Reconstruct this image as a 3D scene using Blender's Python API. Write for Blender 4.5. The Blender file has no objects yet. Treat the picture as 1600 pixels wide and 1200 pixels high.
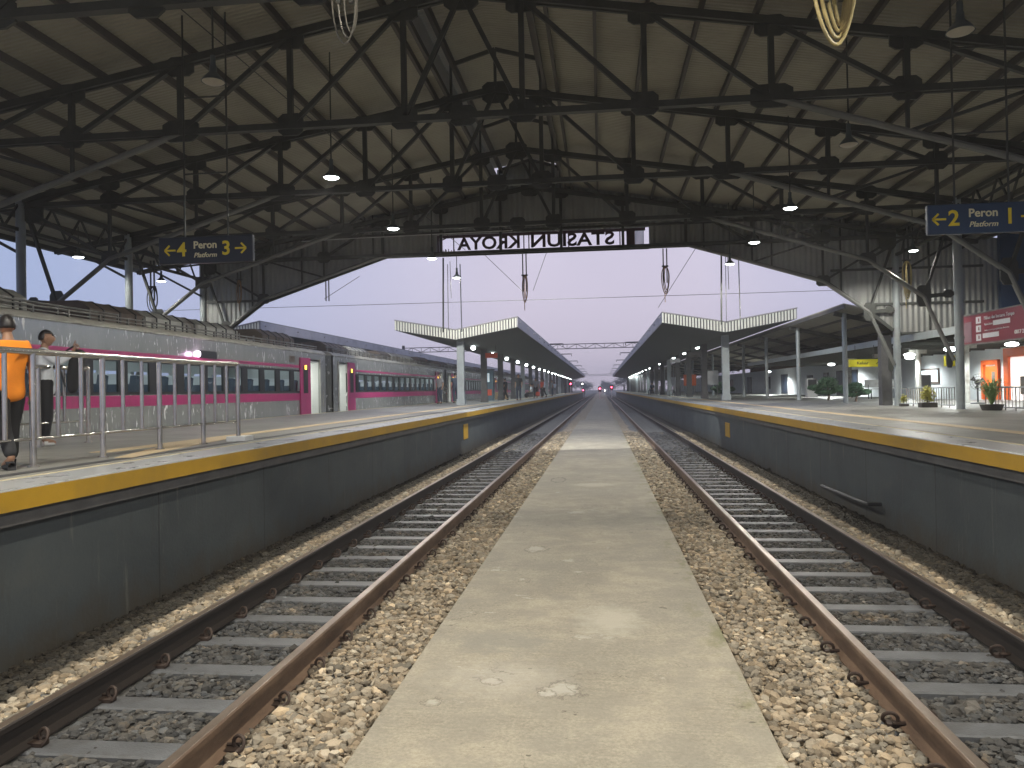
import bpy, bmesh, math, random
import numpy as np
from mathutils import Vector, Matrix
random.seed(7); rng = np.random.default_rng(7)
PI = math.pi
S = bpy.context.scene
COL = S.collection

# ------------------------------------------------------------------ camera
cam_d = bpy.data.cameras.new('camera'); cam = bpy.data.objects.new('camera', cam_d); COL.objects.link(cam)
cam_d.lens = 27.0; cam_d.sensor_width = 36.0; cam_d.clip_end = 3000; cam_d.clip_start = 0.05
cam.matrix_world = Matrix.Translation((0, 0, 1.92)) @ Matrix.Rotation(math.radians(6.62), 4, 'Z') @ Matrix.Rotation(PI/2+math.radians(.49), 4, 'X') @ Matrix.Rotation(math.radians(-1.0), 4, 'Z')
S.camera = cam

# ------------------------------------------------------------------ world, exposure
W = bpy.data.worlds.new('World'); S.world = W; W.use_nodes = True
nt = W.node_tree; nt.nodes.clear()
out = nt.nodes.new('ShaderNodeOutputWorld'); bg = nt.nodes.new('ShaderNodeBackground')
tc = nt.nodes.new('ShaderNodeTexCoord'); sep = nt.nodes.new('ShaderNodeSeparateXYZ')
ramp = nt.nodes.new('ShaderNodeValToRGB'); e = ramp.color_ramp
e.elements[0].position = 0.0; e.elements[0].color = (.62, .55, .66, 1)
e.elements[1].position = 1.0; e.elements[1].color = (.42, .47, .66, 1)
k = e.elements.new(.12); k.color = (.65, .60, .74, 1)
k = e.elements.new(.30); k.color = (.65, .625, .79, 1)
nt.links.new(tc.outputs['Generated'], sep.inputs[0]); nt.links.new(sep.outputs['Z'], ramp.inputs[0])
ax = nt.nodes.new('ShaderNodeMath'); ax.operation = 'ABSOLUTE'; nt.links.new(sep.outputs['X'], ax.inputs[0])
r2 = nt.nodes.new('ShaderNodeMapRange'); r2.inputs[1].default_value = .12; r2.inputs[2].default_value = .62
nt.links.new(ax.outputs[0], r2.inputs[0])
mix = nt.nodes.new('ShaderNodeMix'); mix.data_type = 'RGBA'; mix.inputs[7].default_value = (.40, .48, .72, 1)
nt.links.new(r2.outputs[0], mix.inputs[0]); nt.links.new(ramp.outputs[0], mix.inputs[6])
nt.links.new(mix.outputs[2], bg.inputs[0]); bg.inputs[1].default_value = 1.02
nt.links.new(bg.outputs[0], out.inputs[0])
S.view_settings.view_transform = 'Standard'; S.view_settings.look = 'None'
S.view_settings.exposure = 0.0; S.view_settings.gamma = 1.0
S.render.engine = 'CYCLES'
S.cycles.max_bounces = 7; S.cycles.diffuse_bounces = 4; S.cycles.glossy_bounces = 3; S.cycles.transmission_bounces = 4
S.cycles.transparent_max_bounces = 12; S.cycles.volume_bounces = 0
S.cycles.sample_clamp_indirect = 4.0; S.cycles.use_light_tree = True

# ------------------------------------------------------------------ materials
def nn(t, typ, **kw):
    n = t.nodes.new(typ)
    for a, b in kw.items(): setattr(n, a, b)
    return n
def newmat(name):
    m = bpy.data.materials.new(name); m.use_nodes = True
    t = m.node_tree; return m, t, t.nodes['Principled BSDF']
def coords(t, scale=(1, 1, 1)):
    g = nn(t, 'ShaderNodeTexCoord'); mp = nn(t, 'ShaderNodeMapping'); mp.inputs['Scale'].default_value = scale
    t.links.new(g.outputs['Object'], mp.inputs[0]); return mp.outputs[0]
def noise(t, vec, scale, detail=4, rough=.6, dist=0):
    n = nn(t, 'ShaderNodeTexNoise'); n.inputs['Scale'].default_value = scale; n.inputs['Detail'].default_value = detail
    n.inputs['Roughness'].default_value = rough; n.inputs['Distortion'].default_value = dist
    t.links.new(vec, n.inputs['Vector']); return n.outputs['Fac']
def rampn(t, fac, stops):
    r = nn(t, 'ShaderNodeValToRGB'); el = r.color_ramp.elements
    el[0].position = stops[0][0]; el[0].color = (*stops[0][1], 1); el[1].position = stops[-1][0]; el[1].color = (*stops[-1][1], 1)
    for p, c in stops[1:-1]: k = el.new(p); k.color = (*c, 1)
    t.links.new(fac, r.inputs[0]); return r.outputs[0]
def mixc(t, fac, a, b, mode='MIX'):
    m = nn(t, 'ShaderNodeMix', data_type='RGBA', blend_type=mode)
    for v, i in ((fac, 0), (a, 6), (b, 7)):
        if isinstance(v, (int, float)): m.inputs[i].default_value = v
        elif isinstance(v, tuple): m.inputs[i].default_value = (*v, 1)
        else: t.links.new(v, m.inputs[i])
    return m.outputs[2]
def bump(t, p, h, strength=.3, dist=.02):
    b = nn(t, 'ShaderNodeBump'); b.inputs['Strength'].default_value = strength; b.inputs['Distance'].default_value = dist
    t.links.new(h, b.inputs['Height']); t.links.new(b.outputs[0], p.inputs['Normal'])
def M(name, col, rough=.6, metal=0, var=.15, scale=3, bmp=0, bscale=40, stretch=(1, 1, 1), spec=.5, dirt=None):
    m, t, p = newmat(name); v = coords(t, stretch)
    f = noise(t, v, scale, 6, .65)
    lo = tuple(max(0, c*(1-var)) for c in col); hi = tuple(c*(1+var) for c in col)
    c = rampn(t, f, [(.3, lo), (.7, hi)])
    if dirt:
        f2 = noise(t, v, scale*.35, 8, .7, .4)
        g = rampn(t, f2, [(.48, (0, 0, 0)), (.68, (1, 1, 1))]); c = mixc(t, g, c, dirt)
    t.links.new(c, p.inputs['Base Color'])
    p.inputs['Roughness'].default_value = rough; p.inputs['Metallic'].default_value = metal
    p.inputs['Specular IOR Level'].default_value = spec
    rr = nn(t, 'ShaderNodeMapRange'); rr.inputs[3].default_value = max(.03, rough-.12); rr.inputs[4].default_value = min(1, rough+.12)
    t.links.new(f, rr.inputs[0]); t.links.new(rr.outputs[0], p.inputs['Roughness'])
    if bmp: bump(t, p, noise(t, v, bscale, 4), bmp, .01)
    return m
def emit(name, col, s):
    m, t, p = newmat(name); p.inputs['Base Color'].default_value = (*col, 1)
    p.inputs['Emission Color'].default_value = (*col, 1); p.inputs['Emission Strength'].default_value = s; return m
def corrug(name, col, period, axis, rough=.5, metal=0, depth=.02, var=.2, dirt=(.1, .09, .07)):
    m, t, p = newmat(name); v = coords(t)
    f = noise(t, v, .8, 6, .7); c = rampn(t, f, [(.3, tuple(x*(1-var) for x in col)), (.7, tuple(x*(1+var) for x in col))])
    f2 = noise(t, v, .25, 8, .7, .6); g = rampn(t, f2, [(.5, (0, 0, 0)), (.75, (.7, .7, .7))]); c = mixc(t, g, c, dirt)
    # sheet joints
    s = nn(t, 'ShaderNodeSeparateXYZ'); t.links.new(v, s.inputs[0])
    t.links.new(c, p.inputs['Base Color']); p.inputs['Roughness'].default_value = rough; p.inputs['Metallic'].default_value = metal
    w = nn(t, 'ShaderNodeTexWave', wave_type='BANDS', bands_direction=axis, wave_profile='SIN'); w.inputs['Scale'].default_value = 2*PI/period/20*1.0
    w.inputs['Distortion'].default_value = 0; t.links.new(v, w.inputs['Vector']); bump(t, p, w.outputs['Fac'], .9, depth)
    return m

def concrete_path_mat():
    m, t, p = newmat('path_concrete'); v = coords(t)
    base = rampn(t, noise(t, v, 1.1, 8, .62, .5), [(.25, (.155, .142, .112)), (.45, (.25, .228, .178)), (.58, (.36, .325, .25)), (.8, (.47, .425, .335))])
    st = noise(t, coords(t, (1.2, 16, 1)), 3.0, 6, .7); base = mixc(t, .28, base, rampn(t, st, [(.35, (.20, .18, .14)), (.65, (.52, .48, .38))]))
    big = noise(t, v, .45, 3, .5); base = mixc(t, rampn(t, big, [(.45, (0, 0, 0)), (.62, (.55, .55, .55))]), base, (.235, .23, .195))
    # pale repaired patches and flakes
    fl = noise(t, coords(t, (1, 1.6, 1)), 1.7, 10, .70, .3); base = mixc(t, rampn(t, fl, [(.618, (0, 0, 0)), (.626, (.9, .9, .9)), (.634, (0, 0, 0))]), base, (.15, .135, .11)); base = mixc(t, rampn(t, fl, [(.630, (0, 0, 0)), (.642, (.8, .8, .8))]), base, (.50, .48, .42))
    fb = noise(t, coords(t, (1, 1.3, 1)), .8, 3, .5, .8); base = mixc(t, rampn(t, fb, [(.56, (0, 0, 0)), (.64, (.5, .5, .5))]), base, (.46, .415, .32))
    fl2 = noise(t, v, 6.5, 10, .75, .2); base = mixc(t, rampn(t, fl2, [(.66, (0, 0, 0)), (.69, (.85, .85, .85))]), base, (.13, .12, .09))
    fl3 = noise(t, coords(t, (.9, 1.5, 1)), 14, 3, .5); base = mixc(t, rampn(t, fl3, [(.73, (0, 0, 0)), (.75, (.8, .8, .8))]), base, (.12, .11, .09))
    sp_ = noise(t, v, 55, 4, .7); base = mixc(t, .35, base, rampn(t, sp_, [(.35, (.17, .155, .12)), (.65, (.52, .475, .385))]))
    md = noise(t, v, 3.2, 8, .7, .3); base = mixc(t, rampn(t, md, [(.42, (.55, .55, .55)), (.56, (0, 0, 0))]), base, (.25, .235, .195))
    pit = noise(t, coords(t, (.8, 1.6, 1)), 9, 4, .6); base = mixc(t, rampn(t, pit, [(.70, (0, 0, 0)), (.715, (.85, .85, .85))]), base, (.10, .09, .07))
    # repaired patches, crumbled chips and a dark ring stain, each at its own spot
    wn = nn(t, 'ShaderNodeTexNoise'); wn.inputs['Scale'].default_value = 9; wn.inputs['Detail'].default_value = 8; wn.inputs['Roughness'].default_value = .7; t.links.new(v, wn.inputs['Vector'])
    def blob(bx, by, rx, ry, col_, amt, edge=.25, ring=False, wob=.9):
        mp = nn(t, 'ShaderNodeMapping', vector_type='TEXTURE'); mp.inputs['Location'].default_value = (bx, by, .08); mp.inputs['Scale'].default_value = (rx, ry, 1); t.links.new(v, mp.inputs[0])
        ln = nn(t, 'ShaderNodeVectorMath', operation='LENGTH'); t.links.new(mp.outputs[0], ln.inputs[0])
        ad = nn(t, 'ShaderNodeMath', operation='MULTIPLY_ADD'); t.links.new(wn.outputs['Fac'], ad.inputs[0]); ad.inputs[1].default_value = wob; t.links.new(ln.outputs['Value'], ad.inputs[2])
        q = 1+wob*.5; hf = nn(t, 'ShaderNodeMath', operation='MULTIPLY'); hf.inputs[1].default_value = .5/q; t.links.new(ad.outputs[0], hf.inputs[0])
        k_ = .5/q
        st_ = [(.5-edge*k_, (amt,)*3), (.5, (0, 0, 0))] if not ring else [(.5-.10*k_, (0, 0, 0)), (.5+.03*k_, (amt,)*3), (.5+.16*k_, (0, 0, 0))]
        return mixc(t, rampn(t, hf.outputs[0], st_), base, col_)
    base = blob(.04, 6.2, .33, .55, (.47, .445, .37), .75, .7, False, 1.6)
    base = blob(-.65, 4.9, .55, .40, (.43, .41, .36), .55, .9, False, 1.6)
    base = blob(-.75, 5.6, .45, .30, (.23, .225, .195), .6, .6, False, 2.0)
    for bx, by, rx, ry in ((-.28, 4.72, .11, .10), (-.36, 4.66, .05, .05), (-.74, 4.84, .055, .05), (-1.04, 4.5, .05, .05), (-.78, 8.9, .10, .17)):
        base = blob(bx, by, rx*1.1, ry*1.1, (.09, .08, .065), .7, .06, True, 4.0); base = blob(bx, by, rx, ry, (.47, .45, .40), .65, .5, False, 4.0)
    base = blob(-.90, 15.7, .14, .40, (.10, .09, .075), .85, .1, True, 1.2)
    base = blob(-.15, 14.9, .45, .35, (.46, .43, .35), .7, .5, False, 1.8)
    # moss along the right edge
    s = nn(t, 'ShaderNodeSeparateXYZ'); t.links.new(v, s.inputs[0])
    e1 = nn(t, 'ShaderNodeMapRange'); e1.inputs[1].default_value = .62; e1.inputs[2].default_value = .86; t.links.new(s.outputs['X'], e1.inputs[0])
    mo = noise(t, coords(t, (1, .55, 1)), 4, 6, .7); mm = nn(t, 'ShaderNodeMath', operation='MULTIPLY'); t.links.new(e1.outputs[0], mm.inputs[0]); t.links.new(rampn(t, mo, [(.5, (0, 0, 0)), (.62, (.8, .8, .8))]), mm.inputs[1])
    base = mixc(t, mm.outputs[0], base, (.16, .165, .07))
    t.links.new(base, p.inputs['Base Color']); vo = nn(t, 'ShaderNodeTexVoronoi', feature='DISTANCE_TO_EDGE'); vo.inputs['Scale'].default_value = .55
    wv = nn(t, 'ShaderNodeVectorMath', operation='ADD'); t.links.new(v, wv.inputs[0]); nz = nn(t, 'ShaderNodeTexNoise'); nz.inputs['Scale'].default_value = 2.5; nz.inputs['Detail'].default_value = 8; t.links.new(v, nz.inputs['Vector']); t.links.new(nz.outputs['Color'], wv.inputs[1]); t.links.new(wv.outputs[0], vo.inputs['Vector'])
    ck = nn(t, 'ShaderNodeMath', operation='MULTIPLY'); t.links.new(rampn(t, vo.outputs['Distance'], [(.0, (1, 1, 1)), (.004, (0, 0, 0))]), ck.inputs[0]); t.links.new(rampn(t, noise(t, v, 1.3, 4), [(.5, (0, 0, 0)), (.6, (.8, .8, .8))]), ck.inputs[1])
    base = mixc(t, ck.outputs[0], base, (.10, .09, .07)); t.links.new(base, p.inputs['Base Color'])
    p.inputs['Roughness'].default_value = .75
    h = mixc(t, .5, noise(t, v, 30, 8, .7), st); bump(t, p, h, .45, .02)
    return m

def ballast_mat(name, stone=False):
    m, t, p = newmat(name); v = coords(t)
    s = nn(t, 'ShaderNodeSeparateXYZ'); t.links.new(v, s.inputs[0])
    tan = rampn(t, noise(t, v, 1.5, 5), [(.3, (.30, .25, .18)), (.7, (.42, .355, .26))])
    dark = rampn(t, noise(t, v, 2.2, 5, .7, .5), [(.3, (.045, .047, .05)), (.58, (.085, .083, .078)), (.72, (.24, .19, .135))])
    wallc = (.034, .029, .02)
    def band(c, half, soft):
        a = nn(t, 'ShaderNodeMath', operation='SUBTRACT'); t.links.new(s.outputs['X'], a.inputs[0]); a.inputs[1].default_value = c
        b = nn(t, 'ShaderNodeMath', operation='ABSOLUTE'); t.links.new(a.outputs[0], b.inputs[0])
        r = nn(t, 'ShaderNodeMapRange'); t.links.new(b.outputs[0], r.inputs[0]); r.inputs[1].default_value = half; r.inputs[2].default_value = half+soft
        r.inputs[3].default_value = 1; r.inputs[4].default_value = 0; return r.outputs[0]
    b1 = band(-2.65, .60, .12); b2 = band(2.25, .60, .12)
    mx = nn(t, 'ShaderNodeMath', operation='MAXIMUM'); t.links.new(b1, mx.inputs[0]); t.links.new(b2, mx.inputs[1])
    c = mixc(t, mx.outputs[0], tan, dark)
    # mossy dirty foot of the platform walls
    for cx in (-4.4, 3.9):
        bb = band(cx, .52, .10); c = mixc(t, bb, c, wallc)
    if stone:
        a = nn(t, 'ShaderNodeAttribute', attribute_name='tint'); t.links.new
        mul = nn(t, 'ShaderNodeVectorMath', operation='MULTIPLY'); t.links.new(c, mul.inputs[0]); t.links.new(a.outputs['Color'], mul.inputs[1]); c = mul.outputs[0]
    else:
        vo = nn(t, 'ShaderNodeTexVoronoi'); vo.inputs['Scale'].default_value = 22; t.links.new(v, vo.inputs['Vector'])
        mul = nn(t, 'ShaderNodeVectorMath', operation='MULTIPLY'); t.links.new(c, mul.inputs[0])
        r = rampn(t, vo.outputs['Color'], [(.2, (.5, .5, .5)), (.8, (1.15, 1.15, 1.15))]); t.links.new(r, mul.inputs[1]); c = mul.outputs[0]
        bump(t, p, vo.outputs['Distance'], -1.0, .05)
    t.links.new(c, p.inputs['Base Color']); p.inputs['Roughness'].default_value = .85
    if stone: bump(t, p, noise(t, v, 60, 3), .4, .01)
    return m

def rail_mat():
    m, t, p = newmat('rusty_rail'); v = coords(t, (1, .35, 1))
    c = rampn(t, noise(t, v, 6, 8, .7), [(.3, (.07, .045, .032)), (.55, (.14, .092, .062)), (.75, (.22, .155, .11))])
    g = nn(t, 'ShaderNodeNewGeometry'); s = nn(t, 'ShaderNodeSeparateXYZ'); t.links.new(g.outputs['Normal'], s.inputs[0])
    s2 = nn(t, 'ShaderNodeSeparateXYZ'); t.links.new(g.outputs['Position'], s2.inputs[0])
    top = nn(t, 'ShaderNodeMapRange'); top.inputs[1].default_value = .176; top.inputs[2].default_value = .179; t.links.new(s2.outputs['Z'], top.inputs[0])
    s3 = nn(t, 'ShaderNodeTexCoord'); s4 = nn(t, 'ShaderNodeSeparateXYZ'); t.links.new(s3.outputs['Object'], s4.inputs[0])
    ab = nn(t, 'ShaderNodeMath', operation='ABSOLUTE'); t.links.new(s4.outputs['X'], ab.inputs[0])
    oil = nn(t, 'ShaderNodeMapRange'); oil.inputs[1].default_value = .561; oil.inputs[2].default_value = .566; oil.inputs[3].default_value = .96; oil.inputs[4].default_value = 0; t.links.new(ab.outputs[0], oil.inputs[0])
    c = mixc(t, oil.outputs[0], c, (.016, .013, .012))
    c = mixc(t, top.outputs[0], c, rampn(t, noise(t, v, 3, 6), [(.3, (.17, .12, .09)), (.7, (.36, .30, .25))]))
    t.links.new(c, p.inputs['Base Color'])
    mt = nn(t, 'ShaderNodeMath', operation='MULTIPLY'); mt.inputs[1].default_value = .75; t.links.new(top.outputs[0], mt.inputs[0]); t.links.new(mt.outputs[0], p.inputs['Metallic'])
    ro = nn(t, 'ShaderNodeMapRange'); ro.inputs[3].default_value = .7; ro.inputs[4].default_value = .33; t.links.new(top.outputs[0], ro.inputs[0]); t.links.new(ro.outputs[0], p.inputs['Roughness'])
    bump(t, p, noise(t, v, 50, 4), .3, .005); return m

def wall_mat():
    m, t, p = newmat('platform_wall_paint'); v = coords(t)
    c = rampn(t, noise(t, coords(t, (1, .6, 1)), 1.2, 6, .6, .3), [(.3, (.050, .062, .070)), (.6, (.072, .087, .094)), (.8, (.10, .108, .104))])
    c = mixc(t, rampn(t, noise(t, coords(t, (1, 2.5, .25)), 2.5, 8, .75), [(.55, (0, 0, 0)), (.75, (.7, .7, .7))]), c, (.05, .05, .047))
    s = nn(t, 'ShaderNodeSeparateXYZ'); t.links.new(v, s.inputs[0])
    n2 = nn(t, 'ShaderNodeMath', operation='MULTIPLY_ADD'); t.links.new(noise(t, v, 3, 6), n2.inputs[0]); n2.inputs[1].default_value = .7; t.links.new(s.outputs['Z'], n2.inputs[2])
    r = nn(t, 'ShaderNodeMapRange'); r.inputs[1].default_value = .25; r.inputs[2].default_value = .62; r.inputs[3].default_value = .85; r.inputs[4].default_value = 0; t.links.new(n2.outputs[0], r.inputs[0])
    c = mixc(t, r.outputs[0], c, (.06, .05, .035))
    jn = nn(t, 'ShaderNodeTexBrick'); jn.offset = 0; jn.inputs['Scale'].default_value = 1; jn.inputs['Brick Width'].default_value = 2.4; jn.inputs['Row Height'].default_value = 5; jn.inputs['Mortar Size'].default_value = .012
    mpj = nn(t, 'ShaderNodeMapping'); mpj.inputs['Rotation'].default_value = (0, 0, PI/2); t.links.new(v, mpj.inputs[0]); t.links.new(mpj.outputs[0], jn.inputs['Vector']); jn.inputs['Color1'].default_value = (1, 1, 1, 1); jn.inputs['Color2'].default_value = (.86, .87, .88, 1); jn.inputs['Mortar'].default_value = (.5, .5, .5, 1)
    c = mixc(t, 1.0, c, jn.outputs['Color'], 'MULTIPLY')
    dk = noise(t, coords(t, (1, 3.5, .3)), 1.6, 6, .7); c = mixc(t, rampn(t, dk, [(.60, (0, 0, 0)), (.70, (.6, .6, .6))]), c, (.16, .16, .145))
    t.links.new(c, p.inputs['Base Color']); p.inputs['Roughness'].default_value = .7; bump(t, p, noise(t, v, 25, 6), .35, .01); return m

def platform_mat():
    m, t, p = newmat('platform_paving'); v = coords(t)
    c = rampn(t, noise(t, v, .7, 8, .65, .3), [(.3, (.20, .197, .18)), (.6, (.275, .268, .24)), (.8, (.35, .338, .30))])
    br = nn(t, 'ShaderNodeTexBrick'); br.offset = .0; br.inputs['Scale'].default_value = 1.0; br.inputs['Brick Width'].default_value = .4; br.inputs['Row Height'].default_value = .4
    br.inputs['Mortar Size'].default_value = .006; t.links.new(v, br.inputs['Vector']); br.inputs['Color1'].default_value = (1, 1, 1, 1); br.inputs['Color2'].default_value = (.9, .9, .9, 1); br.inputs['Mortar'].default_value = (.55, .55, .55, 1)
    c = mixc(t, 1.0, c, br.outputs['Color'], 'MULTIPLY'); t.links.new(c, p.inputs['Base Color'])
    ro = nn(t, 'ShaderNodeMapRange'); ro.inputs[3].default_value = .32; ro.inputs[4].default_value = .6; t.links.new(noise(t, v, 1.5, 6), ro.inputs[0]); t.links.new(ro.outputs[0], p.inputs['Roughness'])
    bump(t, p, noise(t, v, 30, 5), .15, .005); return m

def steel_mat():
    m, t, p = newmat('stainless_car_body'); v = coords(t)
    c = rampn(t, noise(t, coords(t, (1, 1.2, .25)), 3, 8, .7), [(.3, (.35, .365, .355)), (.7, (.47, .485, .465))])
    # pale streaks in the colour standing in for wet glints and reflections
    dr = noise(t, coords(t, (1, 3.6, .8)), 2.4, 6, .65, 1.2)
    gate = noise(t, coords(t, (1, .5, .8)), 1.1, 3, .5)
    mm = nn(t, 'ShaderNodeMath', operation='MULTIPLY'); t.links.new(rampn(t, dr, [(.612, (0, 0, 0)), (.63, (1, 1, 1))]), mm.inputs[0]); t.links.new(rampn(t, gate, [(.40, (0, 0, 0)), (.54, (.9, .9, .9))]), mm.inputs[1])
    c = mixc(t, mm.outputs[0], c, (.75, .76, .75)); d2 = noise(t, coords(t, (1, 9, 1.1)), 2.0, 5, .6, 1.5); m2 = nn(t, 'ShaderNodeMath', operation='MULTIPLY'); t.links.new(rampn(t, d2, [(.64, (0, 0, 0)), (.665, (1, 1, 1))]), m2.inputs[0]); t.links.new(rampn(t, noise(t, v, .45, 2), [(.45, (0, 0, 0)), (.55, (1, 1, 1))]), m2.inputs[1])
    c = mixc(t, m2.outputs[0], c, (.80, .81, .78)); mx_ = nn(t, 'ShaderNodeMath', operation='MAXIMUM'); t.links.new(mm.outputs[0], mx_.inputs[0]); t.links.new(m2.outputs[0], mx_.inputs[1]); mm = mx_
    t.links.new(c, p.inputs['Base Color'])
    me_ = nn(t, 'ShaderNodeMapRange'); me_.inputs[3].default_value = .55; me_.inputs[4].default_value = 0; t.links.new(mm.outputs[0], me_.inputs[0]); t.links.new(me_.outputs[0], p.inputs['Metallic'])
    p.inputs['Metallic'].default_value = .6
    ro = nn(t, 'ShaderNodeMapRange'); ro.inputs[3].default_value = .21; ro.inputs[4].default_value = .40; t.links.new(mm.outputs[0], ro.inputs[0]); t.links.new(ro.outputs[0], p.inputs['Roughness'])
    bump(t, p, noise(t, coords(t, (1, 1, .5)), 2.2, 4), .25, .03); return m

def glass_mat():
    m = bpy.data.materials.new('window_glass'); m.use_nodes = True; t = m.node_tree; t.nodes.clear()
    o = nn(t, 'ShaderNodeOutputMaterial'); a = nn(t, 'ShaderNodeBsdfTransparent'); a.inputs[0].default_value = (.78, .84, .86, 1)
    g = nn(t, 'ShaderNodeBsdfGlossy'); g.inputs['Roughness'].default_value = .04; lw = nn(t, 'ShaderNodeLayerWeight'); pw_ = nn(t, 'ShaderNodeMath', operation='POWER'); t.links.new(lw.outputs['Facing'], pw_.inputs[0]); pw_.inputs[1].default_value = 5; fr = nn(t, 'ShaderNodeMapRange'); t.links.new(pw_.outputs[0], fr.inputs[0]); fr.inputs[3].default_value = .05; fr.inputs[4].default_value = .8
    mx = nn(t, 'ShaderNodeMixShader'); t.links.new(fr.outputs[0], mx.inputs[0]); t.links.new(a.outputs[0], mx.inputs[1]); t.links.new(g.outputs[0], mx.inputs[2]); t.links.new(mx.outputs[0], o.inputs[0]); return m

X = {}
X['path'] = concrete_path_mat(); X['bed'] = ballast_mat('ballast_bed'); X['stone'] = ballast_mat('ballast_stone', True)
X['rail'] = rail_mat(); X['wall'] = wall_mat(); X['paving'] = platform_mat(); X['steelbody'] = steel_mat(); X['glass'] = glass_mat()
X['sleeper'] = M('sleeper_concrete', (.088, .093, .10), .5, 0, .3, 5, .4, 60, dirt=(.05, .048, .045))
X['clip'] = M('clip_iron', (.055, .038, .03), .6, .4, .3, 30)
X['ground'] = M('earth', (.13, .12, .10), .9, 0, .3, .3, .5, 8)
X['edge'] = M('coping_pale', (.33, .34, .345), .3, 0, .12, 2.5, .2, 30, dirt=(.28, .28, .27))
X['yellow'] = M('yellow_paint', (.48, .285, .018), .5, 0, .12, 2.0, .15, 30, dirt=(.40, .25, .03))
X['cream'] = M('cream_line', (.62, .56, .38), .55, 0, .12, 3)
X['tactile'] = M('tactile_tile', (.56, .44, .27), .55, 0, .12, 4, .3, 60)
X['soffit'] = M('concrete_dark', (.10, .10, .10), .8, 0, .25, 3, .3, 20)
X['truss'] = M('truss_paint', (.055, .06, .054), .55, .2, .25, 3, .1, 40)
X['brace'] = M('brace_paint', (.17, .175, .165), .45, .1, .15, 2)
X['column'] = M('column_paint', (.30, .335, .345), .42, .1, .12, 2, .1, 30, dirt=(.26, .27, .26))
X['purlin'] = M('purlin_steel', (.075, .07, .062), .65, 0, .2, 3)
X['rooftin'] = corrug('roof_sheet', (.30, .285, .225), .10, 'Y', .6, 0, .012, .12, (.18, .165, .13))
X['gabletin'] = corrug('gable_sheet', (.33, .34, .325), .16, 'X', .45, .3, .03, .1, (.22, .21, .19))
X['fascia'] = corrug('canopy_fascia', (.72, .72, .63), .22, 'X', .5, 0, .004, .06, (.60, .58, .44))
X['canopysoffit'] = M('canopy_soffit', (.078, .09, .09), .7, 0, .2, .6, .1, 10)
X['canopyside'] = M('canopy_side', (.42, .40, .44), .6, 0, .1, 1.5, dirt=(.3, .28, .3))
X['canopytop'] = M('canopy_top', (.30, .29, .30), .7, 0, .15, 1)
X['magenta'] = M('magenta_film', (.42, .035, .16), .35, .1, .1, 2, dirt=(.30, .05, .13))
X['black'] = M('black_rubber', (.012, .014, .016), .4, 0, .2, 5)
X['darkgrey'] = M('dark_grey', (.05, .052, .055), .6, 0, .2, 4)
X['grey'] = M('grey_metal', (.20, .20, .19), .5, .3, .2, 4, dirt=(.10, .09, .075))
X['roofgrime'] = M('car_roof', (.40, .39, .34), .7, 0, .2, 2, .2, 20, dirt=(.24, .22, .18))
X['brown'] = M('roof_unit_brown', (.115, .09, .072), .7, 0, .3, 2, .2, 20)
X['unit'] = M('roof_unit_grey', (.42, .42, .38), .6, .1, .2, 3, .1, 20, dirt=(.12, .10, .08))
X['stainless'] = M('stainless_rail', (.55, .53, .49), .22, .9, .12, 6)
X['white'] = M('white_paint', (.72, .73, .72), .5, 0, .05, 2)
X['whitewall'] = M('white_wall', (.70, .74, .75), .7, 0, .05, 1, .1, 20)
X['navy'] = M('navy_sign', (.018, .045, .10), .35, 0, .08, 2)
X['navydark'] = M('navy_sign_shade', (.012, .02, .035), .4, 0, .08, 2)  # darker copy of the sign navy, with shade put into its colour
X['signyellow'] = M('sign_yellow_letters', (.80, .62, .03), .45, 0, .03, 3)
X['signwhite'] = M('sign_cream_letters', (.72, .68, .45), .45, 0, .03, 3)
X['exityellow'] = M('exit_sign_yellow', (.80, .74, .04), .4, 0, .05, 3)
X['red'] = M('banner_red', (.20, .028, .042), .4, 0, .12, 1.5)
X['bannergrey'] = M('banner_grey', (.20, .12, .14), .5, 0, .2, 4)
X['orange'] = M('orange_paint', (.75, .13, .02), .45, 0, .08, 2)
X['blue'] = M('blue_panel', (.03, .12, .32), .5, 0, .1, 2)
X['tile'] = M('clay_tile', (.22, .13, .10), .8, 0, .3, 3, .4, 15)
X['hoseY'] = M('yellow_hose', (.42, .34, .15), .4, 0, .2, 8)
X['hoseB'] = M('brown_hose', (.30, .18, .09), .45, 0, .2, 8)
X['hosegrey'] = M('grey_hose', (.13, .125, .11), .4, 0, .2, 8)
X['letters'] = M('red_brown_letters', (.055, .018, .022), .5, 0, .1, 3)
X['kiosk'] = M('kiosk_blue_grey', (.09, .14, .17), .45, 0, .1, 2)
X['card'] = M('cardboard', (.30, .21, .12), .8, 0, .12, 5)
X['pot'] = M('dark_planter', (.05, .045, .04), .7, 0, .2, 5)
X['leafD'] = M('leaf_dark', (.06, .12, .065), .6, 0, .35, 8)
X['leafY'] = M('leaf_yellow_green', (.40, .38, .08), .5, 0, .4, 14)
X['leafG'] = M('leaf_pale_green', (.20, .30, .11), .5, 0, .35, 10)
X['bark'] = M('bark', (.09, .065, .045), .85, 0, .3, 10)
X['tree'] = M('far_leaf', (.05, .065, .045), .8, 0, .3, .5)
X['skin'] = M('skin', (.30, .165, .10), .55, 0, .06, 6)
X['hair'] = M('hair', (.012, .010, .010), .45, 0, .2, 20)
X['shirtO'] = M('orange_cloth', (.85, .26, .015), .75, 0, .1, 5, .3, 60)
X['shirtW'] = M('white_cloth', (.68, .72, .76), .75, 0, .06, 5, .3, 60)
X['clothK'] = M('black_cloth', (.018, .019, .022), .8, 0, .2, 6, .3, 60)
X['clothN'] = M('navy_cloth', (.03, .04, .065), .8, 0, .2, 6)
X['clothG'] = M('grey_cloth', (.22, .22, .23), .8, 0, .2, 6)
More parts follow.
